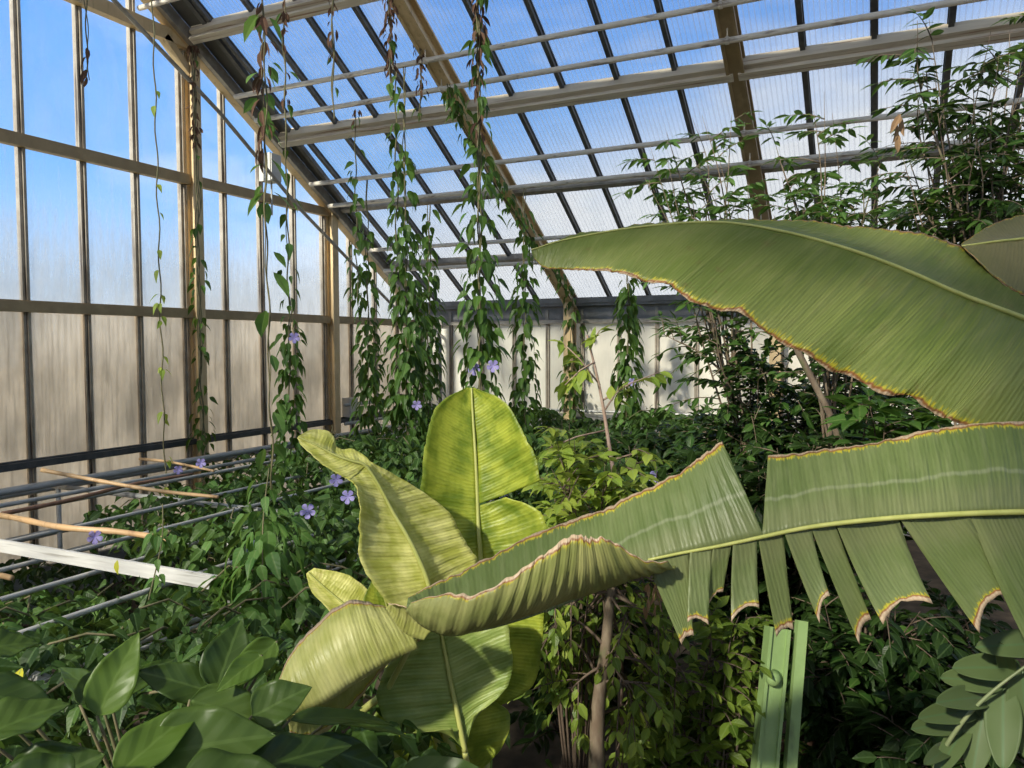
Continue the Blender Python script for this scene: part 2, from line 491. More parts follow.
# --- rear wall
wb = empty('wall_back', (0, YB, 0)); wb['kind'] = 'structure'
MB().box((XW, YB - .1, 0), (XR, YB + .12, EYE - 1.42)).build('knee_wall', M['concrete'], wb)
MB().box((XW, YB - .13, EYE - 1.42), (XR, YB + .1, EYE - 1.34)).build('sill', M['gutter'], wb)
MB().box((XW, YB - .05, EYE + .44), (XR, YB + .1, EYE + .72)).build('eave_beam', M['gutter'], wb)
b = MB().box((XW, YB - .20, EYE + .77), (XR, YB - .02, EYE + .87)).box((XW, YB - .17, EYE + .72), (XR, YB - .03, EYE + .77))
b.build('gutter', M['gutter'], wb)
b = MB().box((XW, YB - .11, EYE + .40), (XR, YB - .02, EYE + .47)); b.build('rail', M['alu'], wb)
b = MB().tube([(XW, YB - .16, EYE - 1.22), (XR, YB - .16, EYE - 1.22)], .025, 8); b.build('rail_tube', M['pipe_grey'], wb)
for k in range(-1, 24):
    x = -7.9 + .705 * k
    if XW < x < XR:
        MB().box((x - .03, YB - .075, EYE + .47), (x + .03, YB - .05, EYE + .66)).build('bracket', M['alu'], wb)
RAFX = [-5.26, -1.63, 2.0, 5.6]
for x in RAFX:
    q = MB().box((x - .09, YB - .32, 0), (x + .09, YB - .29, zroof(YB) + .02)).box((x - .09, YB - .16, 0), (x + .09, YB - .13, zroof(YB) + .02))
    q.box((x - .02, YB - .29, 0), (x + .02, YB - .16, zroof(YB) + .02)); q.build('post', M['tan'], wb)
edges = [XW] + RAFX + [XR]
for x0, x1 in zip(edges[:-1], edges[1:]):
    wn[0] += 1
    w = empty('window_%d' % wn[0], ((x0 + x1) / 2, YB, EYE - 1.34)); w['kind'] = 'structure'
    MB().box((x0, YB - .006, EYE - 1.34), (x1, YB + .006, EYE + .44)).build('pane', M['frost_back'], w)
    for k in range(-1, 26):
        x = -7.9 + .705 * k
        if x0 + .05 < x < x1 - .05:
            MB().box((x - .035, YB - .06, EYE - 1.34), (x - .005, YB + .03, EYE + .44)).box((x + .0, YB - .045, EYE - 1.34), (x + .03, YB + .02, EYE + .44)).build('mullion', M['mull'], w)

MB().box((XR + .02, YS, 0), (XR + .3, YB + .2, 5.5)).build('added_wall_right', M['concrete'])['kind'] = 'structure'  # unseen opaque wall, added to cut ambient light from the right
MB().box((XW, YS - .3, 0), (XR, YS - .02, 3.6)).build('added_wall_front', M['concrete'])['kind'] = 'structure'  # likewise added out of view behind the camera, blocks low sky light
# --- roof
ce = empty('ceiling', (0, 6, EYE + 3)); ce['kind'] = 'structure'
bars = []
for k in range(-10, 16):
    x = -1.63 + .726 * k
    if XW + .25 < x < XR:
        bars.append(x)
for side in (0, 1):
    ya, yb = (YB, YRID) if side == 0 else (YRID, YS)
    u_ = up if side == 0 else up2
    ed = [XW + .0] + bars + [XR]
    for x0, x1 in zip(ed[:-1], ed[1:]):
        v = []
        for off in (0, .016):
            v += [(x0, ya, zroof(ya) + off), (x1, ya, zroof(ya) + off), (x1, yb, zroof(yb) + off), (x0, yb, zroof(yb) + off)]
        MB().add(v, [(0, 1, 2, 3), (7, 6, 5, 4), (0, 4, 5, 1), (1, 5, 6, 2), (2, 6, 7, 3), (3, 7, 4, 0)]).build('roof_pane', M['roofglass'], ce)
    for x in bars:
        if min(abs(x - r) for r in RAFX) < .1:
            continue
        b = MB().bar((x, ya, zroof(ya) - .045), (x, yb, zroof(yb) - .045), .055, .07, u_)
        b.bar((x, ya, zroof(ya) - .012), (x, yb, zroof(yb) - .012), .08, .018, u_)
        b.build('glazing_bar', M['bar'], ce)
    for x in RAFX:
        b = MB().bar((x, ya, zroof(ya) - .24), (x, yb, zroof(yb) - .24), .20, .03, u_)
        b.bar((x, ya, zroof(ya) - .13), (x, yb, zroof(yb) - .13), .05, .22, u_)
        b.bar((x - .085, ya, zroof(ya) - .265), (x - .085, yb, zroof(yb) - .265), .035, .03, u_)
        b.bar((x + .085, ya, zroof(ya) - .265), (x + .085, yb, zroof(yb) - .265), .035, .03, u_)
        b.bar((x, ya, zroof(ya) - .03), (x, yb, zroof(yb) - .03), .20, .03, u_)
        b.build('rafter', M['tan_dark'] if x > -3 else M['tan'], ce)
    ys = [12.3, 10.9, 9.42, 7.75, 6.1, 4.4, 2.7] if side == 0 else [-4.6, -9.8]
    for y in ys:
        z = zroof(y)
        for x0, x1 in zip([XW + .3] + [r + .03 for r in RAFX], [r - .03 for r in RAFX] + [XR]):
            b = MB()
            if side == 0 and y > 10.5:
                b.bar((x0, y, z - .09), (x1, y, z - .09), .05, .10, u_)
                b.bar((x0, y - .01, z - .15), (x1, y - .01, z - .15), .08, .03, u_)
                b.build('purlin', M['alu'], ce)
                continue
            b.bar((x0, y, z - .10), (x1, y, z - .10), .07, .15, u_)
            b.bar((x0, y, z - .20), (x1, y, z - .20), .035, .10, u_)
            b.bar((x0, y - .02, z - .25), (x1, y - .02, z - .25), .10, .045, u_)
            b.build('purlin', M['alu_rust'], ce)
# dark closing sheet between the end rafter and the first glazed strip
v = []
for (x, y) in ((XW + .26, YB - .1), (XW + .26, 2.0), (-7.98, 2.0), (-8.55, YB - .1)):
    v.append((x, y, zroof(y) - .075))
for (x, y) in ((XW + .26, YB - .1), (XW + .26, 2.0), (-7.98, 2.0), (-8.55, YB - .1)):
    v.append((x, y, zroof(y) - .055))
MB().add(v, [(3, 2, 1, 0), (4, 5, 6, 7), (0, 1, 5, 4), (1, 2, 6, 5), (2, 3, 7, 6), (3, 0, 4, 7)]).build('closing_sheet', M['soffit'], ce)
b = MB(); b.bar((-8.53, YB - .1, zroof(YB - .1) - .07), (-7.96, 2.0, zroof(2.0) - .07), .07, .07, up); b.build('sheet_edge', M['bar'], ce)
MB().bar((XW, YRID, zroof(YRID) - .05), (XR, YRID, zroof(YRID) - .05), .3, .2).build('ridge_beam', M['alu'], ce)
# thin brace tube running parallel to the end rafter
b = MB().tube([atX(112, -2, XW + .30), atX(220, 113, XW + .30), atX(300, 209, XW + .30), atX(396, 309, XW + .30)], .028, 8)
b.build('brace_tube', M['alu'], wl)

# ------------------------------------------------------------------ pipes and other fittings
def pipe(name, a, b, r, mat, label, cat='pipe', group=None, clips=None):
    root = empty(name, tuple(a)); tag(root, label, cat, group)
    a = np.asarray(a, float); b = np.asarray(b, float)
    MB().tube([a + (b - a) * k / 6 for k in range(7)], r, 10).build('tube', mat, root, True)
    if clips is not None:
        for c in clips:
            p = a + (b - a) * c; t = (b - a) / np.linalg.norm(b - a)
            q = MB().tube([p - t * .02, p + t * .02], r * 1.25, 10)
            if name == 'roof_pipe':
                yy = p[1]
                q.tube([p + np.array([0, 0, r]), np.array([p[0], p[1], zroof(p[1]) - .24])], .008, 6)
            q.build('hanger', mat, root, True)
    return root


def under_roof(y, drop=.39):
    return zroof(y) - drop


RP = [(7.12, 'uppermost pale pipe under the glass roof, just past the corner post'),
      (8.44, 'pale pipe under the roof, upper of the two between the big stained purlins'),
      (8.83, 'pale pipe under the roof, lower of the two between the big stained purlins'),
      (10.02, 'single pale pipe under the roof, midway below the sunlit stained purlin'),
      (10.48, 'pale pipe hugging the third roof purlin above the eave'),
      (11.52, 'pale pipe near the eave, above the last purlin'),
      (12.05, 'lowest pale pipe under the roof, closest to the eave gutter')]
for y, lab in RP:
    x0 = -8.45 if y > 8 else -8.75
    pipe('roof_pipe', (x0, y, under_roof(y)), (XR - .3, y, under_roof(y)), .034, M['pipe'], lab, 'pipe', 'pipes under the roof',
         [(r - x0) / (XR - .3 - x0) for r in RAFX])

RZ = EYE - 1.45
rk = [(-7.92, 0.5, 12.8, .038, 'thick grey pipe of the low pipe rack, closest to the end wall glass'),
      (-7.25, 1.0, 12.6, .022, 'thin grey pipe of the low rack, second from the end wall'),
      (-6.9, 1.0, 12.6, .02, 'grey pipe of the low rack, third from the end wall'),
      (-5.85, 1.0, 12.6, .016, 'grey pipe of the low rack, just beyond the bamboo cane end'),
      (-5.15, 1.0, 12.4, .016, 'grey pipe of the low rack, under the left end of the white board'),
      (-4.55, .8, 12.4, .016, 'grey pipe of the low rack, under the middle of the white board'),
      (-3.92, .8, 12.2, .016, 'grey pipe of the low rack, under the right half of the white board'),
      (-3.27, .8, 12.2, .013, 'thin bright pipe of the low rack, past the white board end'),
      (-3.19, .8, 12.2, .010, 'thin bright rod lying close beside a rack pipe')]
for x, y0, y1, r, lab in rk:
    pipe('rack_pipe', (x, y0, RZ), (x, y1, RZ), r, M['pipe_grey'], lab, 'pipe', 'pipes of the low rack')
# trestles that carry the rack
for y in (2.2, 5.4, 8.6, 11.8):
    t_ = empty('rack_trestle', (-5.5, y, 0))
    tag(t_, {2.2: 'grey tube trestle under the pipe rack, closest to the camera', 5.4: 'grey tube trestle under the rack, second one back',
             8.6: 'grey tube trestle under the rack, third one back', 11.8: 'grey tube trestle under the rack by the rear wall'}[y], 'trestle', 'trestles under the pipe rack')
    MB().tube([(-8.2, y, RZ - .075), (-3.0, y, RZ - .075)], .028, 8).build('crossbar', M['pipe_grey'], t_, True)
    for x in (-8.1, -5.6, -3.1):
        MB().tube([(x, y, 0), (x, y, RZ - .09)], .025, 8).build('leg', M['pipe_grey'], t_, True)
# pipes along the foot of the end wall
for z, r, lab in ((EYE - 1.6, .05, 'thick grey heating pipe on the end wall just under its dark rail'),
                  (EYE - 2.12, .04, 'grey heating pipe low on the end wall, second from the top'),
                  (EYE - 2.4, .04, 'grey heating pipe lowest on the end wall')):
    pipe('heating_pipe', (XW + .24, .5, z), (XW + .24, 13.2, z), r, M['pipe_grey'], lab, 'pipe', 'heating pipes on the end wall', [.2, .45, .7, .95])
for z, lab in ((EYE - 1.05, 'upper short grey tube on the end wall in the far corner'), (EYE - 1.38, 'lower short grey tube on the end wall in the far corner')):
    pipe('wall_tube', (XW + .22, 11.0, z), (XW + .22, 13.4, z), .03, M['pipe_grey'], lab, 'pipe')
# rainwater pipe in the corner
dp = empty('drain_pipe', (-8.05, YB - .25, 0)); tag(dp, 'grey bent rainwater pipe coming down beside the corner of the rear wall', 'drain pipe')
MB().tube([(-8.5, YB - .22, EYE + .62), (-8.35, YB - .22, EYE + .44), (-8.12, YB - .22, EYE + .26), (-8.05, YB - .22, EYE + .12), (-8.05, YB - .22, 0)], .035, 10).build('tube', M['gutter'], dp, True)

# junction boxes
def wall_box(p0, sx, sy, sz, label):
    r = empty('junction_box', tuple(p0)); tag(r, label, 'junction box')
    x, y, z = p0
    MB().box((x, y - sy / 2, z), (x + sx, y + sy / 2, z + sz)).build('housing', M['box'], r)
    MB().box((x + sx, y - sy / 2 + .015, z + .015), (x + sx + .02, y + sy / 2 - .015, z + sz - .015)).build('cover', M['box'], r)
    MB().tube([(x + sx * .4, y + sy * .2, z), (x + sx * .4, y + sy * .2, z - .5)], .014, 8).build('conduit', M['pipe_grey'], r)


p = atX(264, 182, XW + .1); wall_box((XW + .07, p[1] + .05, p[2]), .22, .24, .42, 'grey junction box high on the end wall under the sloping rafter')
p = atX(344, 417, XW + .1); wall_box((XW + .07, p[1] + .1, p[2]), .17, .22, .34, 'small grey box low on the end wall beside the second tan post')

# board, canes
def board(a, b, h, th, name, label, mat, cat):
    q = MB().bar(a, b, th, h); o = q.build(name, mat, None, origin=a); tag(o, label, cat); return o


za = RZ + .026
a = np.array([-5.9, 3.22, za + .055]); b_ = np.array([-3.42, 3.24, za + .055])
wbd = empty('wooden_board', tuple(a)); tag(wbd, 'long whitewashed wooden board on edge across the low pipe rack', 'board')
MB().bar(a, b_, .022, .085).build('board', M['white_wood'], wbd)
MB().bar(a + (.1, -.02, .0), a + (.16, -.02, 0), .02, .09).build('cleat', M['white_wood'], wbd)


def cane(pts, r, mat, label, nodes=5):
    pts = crom(np.array(pts), 24)
    rr = [r * (1.0 + (.13 if i % max(1, 24 // nodes) == 0 else 0)) * (1 - .25 * i / 24) for i in range(24)]
    o = MB().tube(pts, rr, 8).build('bamboo_cane', mat, None, True, origin=pts[0]); tag(o, label, 'cane'); return o


zc = RZ + .085
cane([atZ(-40, 511, zc), atZ(10, 517, zc), atZ(60, 527, zc + .03), atZ(120, 532, zc + .02), atZ(174, 540, zc + .01)], .026, M['bamboo'], 'pale sunlit bamboo cane lying across the rack pipes', 6)
cane([atZ(42, 470, RZ + .25), atZ(100, 481, RZ + .16), atZ(160, 491, RZ + .08), atZ(218, 497, RZ + .06)], .021, M['bamboo'], 'slender pinkish cane sloping across the rack near the end wall', 5)
cane([atZ(2, 514, RZ + .08), atZ(70, 500, RZ + .08), atZ(130, 485, RZ + .08), atZ(192, 474, RZ + .08)], .02, M['bamboo_dark'], 'dark brown cane laid along a rack pipe near the end wall', 5)
cane([atZ(140, 459, RZ + .1), atZ(170, 462, RZ + .1), atZ(214, 471, RZ + .08)], .018, M['bamboo'], 'short pale cane resting by the foot of the tall tan post', 4)
p = atZ(12, 578, RZ - .45)
cane([p - (.5, .05, 0), p - (.2, 0, 0), p], .03, M['bamboo'], 'stub of bamboo cane poking in under the rack below the white board', 2)

# green post and brown boards at lower right
gp = empty('green_post', tuple(px(778, 760, 3.9) * (1, 1, 0))); tag(gp, 'green painted steel post with a round knob rising among the dark shrubs', 'post')
a = px(779, 628, 3.9); e_ = px(766, 768, 3.75); e_ = a + (e_ - a) * (a[2] / (a[2] - e_[2]))
gp.location = (e_[0], e_[1], 0)
fwd_ = np.array([.4, -.9, 0])
q = MB().bar(e_, a, .075, .02, fwd_).bar(e_, a, .016, .09, fwd_, (-.045, -.02)).bar(e_, a, .016, .09, fwd_, (.045, -.02)); q.build('upright', M['green_paint'], gp)
MB().bar(e_ + (.11, .07, 0), a + (.10, .07, .03), .05, .05, fwd_).build('brace', M['green_paint'], gp)
k_ = px(773, 680, 3.80); MB().tube([k_ + (0, .05, 0), k_ - (0, .0, 0), k_ - (0, .02, 0)], [.035, .035, .02], 14).build('knob', M['green_paint'], gp, True)
for i, (x0, x1, y, d, lab) in enumerate(((790, 900, 700, 4.6, 'dark brown board behind the green post, upper of two'), (760, 960, 752, 4.5, 'dark brown board behind the green post, lower of two'))):
    a = px(x0, y, d); b_ = px(x1, y - 4, d + .1)
    bd = empty('fence_board', tuple(a)); tag(bd, lab, 'board', 'brown boards behind the green post')
    MB().bar(a, b_, .03, .13).build('board', M['brown_board'], bd)
    for s_ in (.1, .9):
        p = a + (b_ - a) * s_
        MB().box((p[0] - .04, p[1] + .02, 0), (p[0] + .04, p[1] + .08, p[2] + .05)).build('stake', M['brown_board'], bd)

# ------------------------------------------------------------------ leaves
TPL = {
    # rows of (u, half width, drop)
    'ovate': [(0, .02, 0), (.22, .20, .01), (.5, .26, -.02), (.78, .14, -.08), (1, 0, -.17)],
    'heart': [(0, .05, .02), (.13, .21, .03), (.34, .235, 0), (.66, .13, -.09), (1, 0, -.24)],
    'lance': [(0, .02, 0), (.25, .13, .01), (.55, .15, -.03), (.8, .08, -.08), (1, 0, -.15)],
    'petal': [(0, .05, 0), (.4, .28, .06), (.75, .40, .08), (1, .22, .02)],
}


def leafset(mb, pos, dr, nr, size, tpl, fold=.22):
    """many small leaves at once: base points, pointing directions, face normals, lengths"""
    rows = TPL[tpl]
    pos = np.asarray(pos, float); dr = np.asarray(dr, float); nr = np.asarray(nr, float); size = np.asarray(size, float)
    if len(pos) == 0:
        return
    dr = dr / (np.linalg.norm(dr, axis=1, keepdims=True) + 1e-9)
    sd = np.cross(dr, nr); sd /= (np.linalg.norm(sd, axis=1, keepdims=True) + 1e-9)
    nr = np.cross(sd, dr)
    loc = []; uv = []; fc = []
    for i, (u, w, h) in enumerate(rows):
        loc += [(u, -w, h + fold * w), (u, 0, h), (u, w, h + fold * w)]
        uv += [(u, .5 - w), (u, .5), (u, .5 + w)]
    k = len(rows)
    for i in range(k - 1):
        a = 3 * i
        fc += [(a, a + 1, a + 4, a + 3), (a + 1, a + 2, a + 5, a + 4)]
    loc = np.array(loc); uv = np.array(uv)
    n = len(pos); q = len(loc)
    V = pos[:, None, :] + size[:, None, None] * (loc[None, :, 0:1] * dr[:, None, :] + loc[None, :, 1:2] * sd[:, None, :] + loc[None, :, 2:3] * nr[:, None, :])
    fa = np.array(fc)
    Fc = (fa[None] + (np.arange(n) * q)[:, None, None]).reshape(-1, 4)
    mb.add(V.reshape(-1, 3), Fc.tolist(), np.tile(uv, (n, 1)))


def unit(v):
    v = np.asarray(v, float); return v / (np.linalg.norm(v) + 1e-9)


def rvec(n):
    v = nrs.normal(size=(n, 3)); return v / np.linalg.norm(v, axis=1, keepdims=True)


def flower(parent, p, size, nrm=None):
    """five lobed lilac trumpet flower"""
    nrm = unit(nrm if nrm is not None else (CAM - p) + nrs.normal(size=3) * .8)
    a = unit(np.cross(nrm, (0, 0, 1))); b = np.cross(nrm, a)
    q = MB(); pos = []; dr = []; nn = []
    for k in range(5):
        t = 2 * PI * k / 5 + .3
        d = math.cos(t) * a + math.sin(t) * b
        pos.append(p + d * size * .05); dr.append(d + nrm * .25); nn.append(nrm)
    leafset(q, pos, dr, nn, [size * .55] * 5, 'petal', .1)
    q.tube([p - nrm * size * .5, p - nrm * size * .2, p], [size * .05, size * .10, size * .14], 7)
    return q.build('flower', M['petal'], parent)


# ------------------------------------------------------------------ banana leaves
def half_blade(mb, Mp, Ep, n, bulge, nt=12, ripple=.0035, rag=.005, u0=0.0, seed=0):
    """one side of a blade between the midrib curve and the free edge curve"""
    Mc = crom(Mp, n); Ec = crom(Ep, n)
    L = np.concatenate([[0], np.cumsum(np.linalg.norm(np.diff(Mc, axis=0), axis=1))]) + u0
    V = []; UV = []
    for i in range(n):
        t_ = Mc[min(i + 1, n - 1)] - Mc[max(i - 1, 0)]
        e = Ec[i] - Mc[i]
        wd = np.linalg.norm(e)
        nn = unit(np.cross(t_, e))
        jag = 1 + rag * (mnoise.noise(Vector((L[i] * 22, seed, 0))) + .6 * mnoise.noise(Vector((L[i] * 60, seed, 3)))) / max(wd, .15)
        for j in range(nt + 1):
            t = j / nt
            p = Mc[i] + e * t * (1 + (jag - 1) * t * t)
            rp_ = ripple * math.sin(L[i] * 150 - 5 * t) * min(1, t * 4) + 1.3 * ripple * mnoise.noise(Vector((L[i] * 14 - t * .4, t * .7, seed)))
            rp_ += (.004 if rag < .0055 else .010) * t * t * mnoise.noise(Vector((L[i] * 9, 0, seed + 7)))
            V.append(p + nn * (bulge * wd * 4 * t * (1 - t) + rp_)); UV.append((L[i], t))
    fc = []
    for i in range(n - 1):
        for j in range(nt):
            a = i * (nt + 1) + j
            fc.append((a, a + 1, a + nt + 2, a + nt + 1))
    mb.add(V, fc, UV)
    return L[-1]


def pxs(rows):
    return np.array([px(*r) for r in rows])


def banana_leaf(parent, mat, halves, rib=None, ribr=(.012, .004), label=None, lobes=(), thick=.0025, ribmat='petiole'):
    mb = MB()
    for k, (Mp, Ep, bulge, n) in enumerate(halves):
        half_blade(mb, pxs(Mp), pxs(Ep), n, bulge, ripple=.0016, seed=k * 5 + len(Mp))
    for lb in lobes:
        lb(mb)
    o = mb.build('leaf', mat, parent, True)
    md = o.modifiers.new('thickness', 'SOLIDIFY'); md.thickness = thick; md.offset = 0
    if label:
        o['label'] = label
    if rib is not None:
        c = crom(pxs(rib), 40)
        r = [ribr[0] + (ribr[1] - ribr[0]) * i / 39 for i in range(40)]
        MB().tube(c, r, 8).build('midrib', M[ribmat], o, True)
    return o


# --- the large plant whose stem stands just outside the picture on the right
pb = px(1345, 520, 2.35)
bp2 = empty('banana_plant', (pb[0], pb[1], 0)); tag(bp2, 'large banana plant reaching in from the right with two broad arching leaves with scorched edges', 'banana plant')
MB().tube(crom(np.array([(pb[0], pb[1], 0), (pb[0] - .01, pb[1], 1.0), (pb[0], pb[1] + .01, 2.0), (pb[0] - .02, pb[1], 2.75)]), 14), [.16 - .006 * i for i in range(14)], 16).build('pseudostem', M['pseudostem'], bp2, True)

# leaf A (upper right)
dA = [2.66, 2.63, 2.59, 2.56, 2.53, 2.51, 2.50, 2.50, 2.50, 2.51, 2.52, 2.50, 2.48]
MA = [(531, 250), (566, 239.5), (635, 227.5), (715, 222), (781, 231), (848, 249), (905, 270), (960, 294), (1024, 318), (1110, 352), (1200, 392), (1240, 408), (1275, 424)]
LA = [(533, 256), (549, 266), (590, 273), (642, 280), (690, 301), (762, 328), (806, 353), (866, 385), (945, 419), (1040, 470), (1150, 520), (1225, 500), (1276, 430)]
UA = [(531.5, 249), (569, 238), (640, 225), (735, 219.5), (812, 221.5), (872, 228), (932, 236), (984, 255), (1045, 272), (1140, 312), (1230, 362), (1258, 388), (1276, 418)]
MA_ = [(x, y, d) for (x, y), d in zip(MA, dA)]
LA_ = [(x, y, d - o) for (x, y), d, o in zip(LA, dA, (.0, .02, .05, .09, .12, .14, .15, .15, .14, .12, .1, .06, .01))]
UA_ = [(x, y, d + o) for (x, y), d, o in zip(UA, dA, (0, .02, .06, .14, .22, .27, .29, .28, .25, .22, .2, .1, .01))]
# margin of the lower edge with its shallow scallops
LEA = [(533, 256), (545, 268), (580, 270), (619, 273), (647, 282), (669, 285), (679, 293), (696, 303), (720, 311), (740, 313), (764, 330), (784, 345), (804, 353), (828, 370), (851, 375), (881, 395), (905, 395), (922, 404), (942, 417), (959, 424), (1050, 475), (1150, 520), (1225, 500), (1276, 430)]
dl = np.interp([x for x, y in LEA], [r[0] for r in LA_], [r[2] for r in LA_])
LEA_ = [(x, y, d) for (x, y), d in zip(LEA, dl)]
LEAc = pxs(LEA_); MAc = crom(pxs(MA_), 140)
# matching midrib positions for the scalloped edge
s_edge = np.concatenate([[0], np.cumsum(np.linalg.norm(np.diff(pxs(LA_), axis=0), axis=1))])
mb = MB()


def half_from_curves(mb, Mc, Ec, bulge, seed):
    n = len(Mc)
    return half_blade(mb, Mc, Ec, n, bulge, seed=seed)


def resample_to(rows_edge, rows_ref, n):
    """edge curve re-timed so that it runs in step with the reference rows"""
    R = crom(pxs(rows_ref), 400); E = crom(pxs(rows_edge), 800)
    se = np.concatenate([[0], np.cumsum(np.linalg.norm(np.diff(E, axis=0), axis=1))])
    idx = []
    last = 0
    for p in R[np.linspace(0, 399, n).astype(int)]:
        seg = E[last:last + 200]
        j = last + int(np.argmin(np.linalg.norm(seg - p, axis=1))); idx.append(j); last = j
    sm = np.convolve(np.pad(np.array(idx, float), 4, mode='edge'), np.ones(9) / 9, mode='valid')
    sm[0] = idx[0]; sm[-1] = idx[-1]
    return np.stack([np.interp(sm, np.arange(800), E[:, k]) for k in range(3)], axis=1)


nA = 150
half_blade(mb, crom(pxs(MA_), nA), resample_to(LEA_, LA_, nA), nA, -.05, 18, .0022, .006, seed=1)
half_blade(mb, crom(pxs(MA_), nA), crom(pxs(UA_), nA), nA, -.05, 10, .003, .008, seed=2)
lfA = mb.build('leaf', M['bananaA'], bp2, True); lfA['label'] = 'broad green leaf with a thin scorched margin'
md = lfA.modifiers.new('thickness', 'SOLIDIFY'); md.thickness = .0025; md.offset = 0
c = crom(pxs([(x, y, d - .004) for x, y, d in MA_]), 50)
MB().tube(c, [.002 + .010 * i / 49 for i in range(50)], 8).build('midrib', M['petiole'], lfA, True)
MB().tube(crom(np.array([px(1272, 423, 2.48), px(1295, 440, 2.46), (pb[0] - .05, pb[1], 2.72), (pb[0], pb[1], 2.4)]), 16), [.018 + .0015 * i for i in range(16)], 10).build('petiole', M['petiole'], bp2, True)

# leaf B (torn, lower right): upper half in two pieces, lower half in hanging lobes and a rolled end
mb = MB()
MB_ = [(1235, 524, 2.17), (1190, 519, 2.14), (1150, 516, 2.12), (1085, 512.5, 2.10), (1024, 512, 2.09), (960, 514, 2.08), (900, 517.5, 2.08), (850, 522, 2.08), (805, 528, 2.09), (762, 537, 2.10)]
UB_ = [(1236, 517, 2.18), (1195, 450, 2.25), (1140, 424, 2.26), (1080, 420, 2.25), (1024, 421, 2.24), (955, 426, 2.24), (900, 437, 2.24), (850, 446.5, 2.24), (805, 452, 2.25), (768, 456, 2.25)]
half_blade(mb, pxs(MB_), pxs(UB_), 120, -.03, 12, .002, .006, seed=3)
MB2 = [(764, 537, 2.10), (720, 546, 2.11), (682, 553, 2.12), (650, 563, 2.12), (600, 590, 2.10), (545, 612, 2.09), (490, 629, 2.08), (450, 633, 2.08), (424, 622, 2.08), (406, 611, 2.09)]
UB2 = [(722, 441, 2.24), (702, 456, 2.25), (675, 475, 2.26), (645, 489, 2.27), (600, 511, 2.28), (550, 527, 2.28), (495, 554, 2.27), (455, 575, 2.25), (430, 586, 2.2), (408, 598, 2.14)]
half_blade(mb, pxs(MB2), pxs(UB2), 120, -.03, 12, .002, .010, seed=4)
# rolled end of the lower half: from the fold up towards the viewer
MR = [(676, 566, 2.11), (650, 573, 2.11), (620, 584, 2.09), (584, 596, 2.075), (545, 609, 2.07), (510, 622, 2.065), (480, 630, 2.065), (452, 636, 2.065), (427, 629, 2.065), (406, 611, 2.08)]
ER = [(668, 562, 2.05), (640, 557, 2.0), (612, 541, 1.97), (590, 538, 1.955), (573, 535, 1.95), (545, 554, 1.95), (520, 570, 1.955), (480, 592, 1.965), (450, 594, 1.985), (412, 602, 2.04)]
mbr = MB(); half_blade(mbr, pxs(MR), pxs(ER), 90, -.16, 12, .003, .012, seed=5)


def lobe(bl, br, tl, tr, d0, d1, bow):
    def f(mb_):
        n, nt = 26, 8
        A, B_ = px(bl[0], bl[1], d0), px(br[0], br[1], d0)
        C_, D_ = px(tl[0], tl[1], d1), px(tr[0], tr[1], d1 + .01)
        V = []; UV = []
        sdn = unit(np.cross(B_ - A, C_ - A))
        u00 = 100 + bl[0] / 370.
        for i in range(n):
            t = i / (n - 1)
            tt = 1 - (1 - t) ** 1.0
            a = A + (C_ - A) * tt; b = B_ + (D_ - B_) * tt
            for j in range(nt + 1):
                s = j / nt
                arch = (4 * s * (1 - s)) * .10 * max(0, t - .72) / .28 * np.linalg.norm(D_ - C_) * 4
                p = a + (b - a) * s + (A - C_) / np.linalg.norm(A - C_) * arch * .55
                p = p + sdn * (bow * math.sin(PI * t * .8) + .05 * np.linalg.norm(b - a) * 4 * s * (1 - s) + .003 * math.sin(s * 25))
                jag = mnoise.noise(Vector((s * 7 + bl[0], 0, 2))) * .006 * t
                p = p + np.array([0, 0, jag])
                V.append(p); UV.append((u00 + s * abs(br[0] - bl[0]) / 370., min(1.04, t * 1.035)))
        fc = []
        for i in range(n - 1):
            for j in range(nt):
                q = i * (nt + 1) + j
                fc.append((q, q + nt + 1, q + nt + 2, q + 1))
        mb_.add(V, fc, UV)
    return f


LOB = [((646, 560), (690, 551), (682, 645), (694, 636), 2.115, 2.08, .01), ((690, 551), (712, 547), (688, 622), (709, 625), 2.11, 2.05, .012),
       ((713, 547), (732, 543), (706, 610), (723, 592), 2.105, 2.10, .004), ((733, 543), (757, 538), (732, 622), (760, 608), 2.10, 2.05, .015),
       ((758, 537.5), (783, 532), (777, 637), (794, 630), 2.10, 2.09, .006), ((784, 532), (811, 528), (821, 624), (831, 596), 2.09, 2.04, .014),
       ((811, 528), (835, 524.5), (860, 645), (872, 620), 2.09, 2.07, .006), ((836, 524.5), (898, 517.5), (885, 625), (935, 604), 2.085, 2.02, .02),
       ((899, 517.5), (968, 514), (981, 634), (1014, 594), 2.08, 2.05, .01), ((969, 514), (1075, 513), (1042, 668), (1120, 620), 2.085, 2.0, .02), ((1076, 513.5), (1160, 517), (1135, 660), (1190, 600), 2.11, 2.05, .02), ((1161, 517), (1232, 524), (1205, 610), (1236, 560), 2.14, 2.1, .01)]
for l_ in LOB:
    lobe(*l_)(mb)
lfB = mb.build('leaf', M['bananaB'], bp2, True); lfB['label'] = 'torn green leaf with hanging strips, brown tips and a rolled end'
md = lfB.modifiers.new('thickness', 'SOLIDIFY'); md.thickness = .0025; md.offset = 0
rl = mbr.build('rolled_end', M['bananaR'], lfB, True); rl['label'] = 'paler rolled end with a brown edge'
md = rl.modifiers.new('thickness', 'SOLIDIFY'); md.thickness = .0025; md.offset = 0
RB = MB_ + [(720, 546, 2.11), (682, 553, 2.12), (648, 560, 2.12)]
c = crom(pxs([(x, y, d - .006) for x, y, d in RB]), 50)
MB().tube(c, [.0105 - .0065 * i / 49 for i in range(50)], 8).build('midrib', M['petiole'], lfB, True)
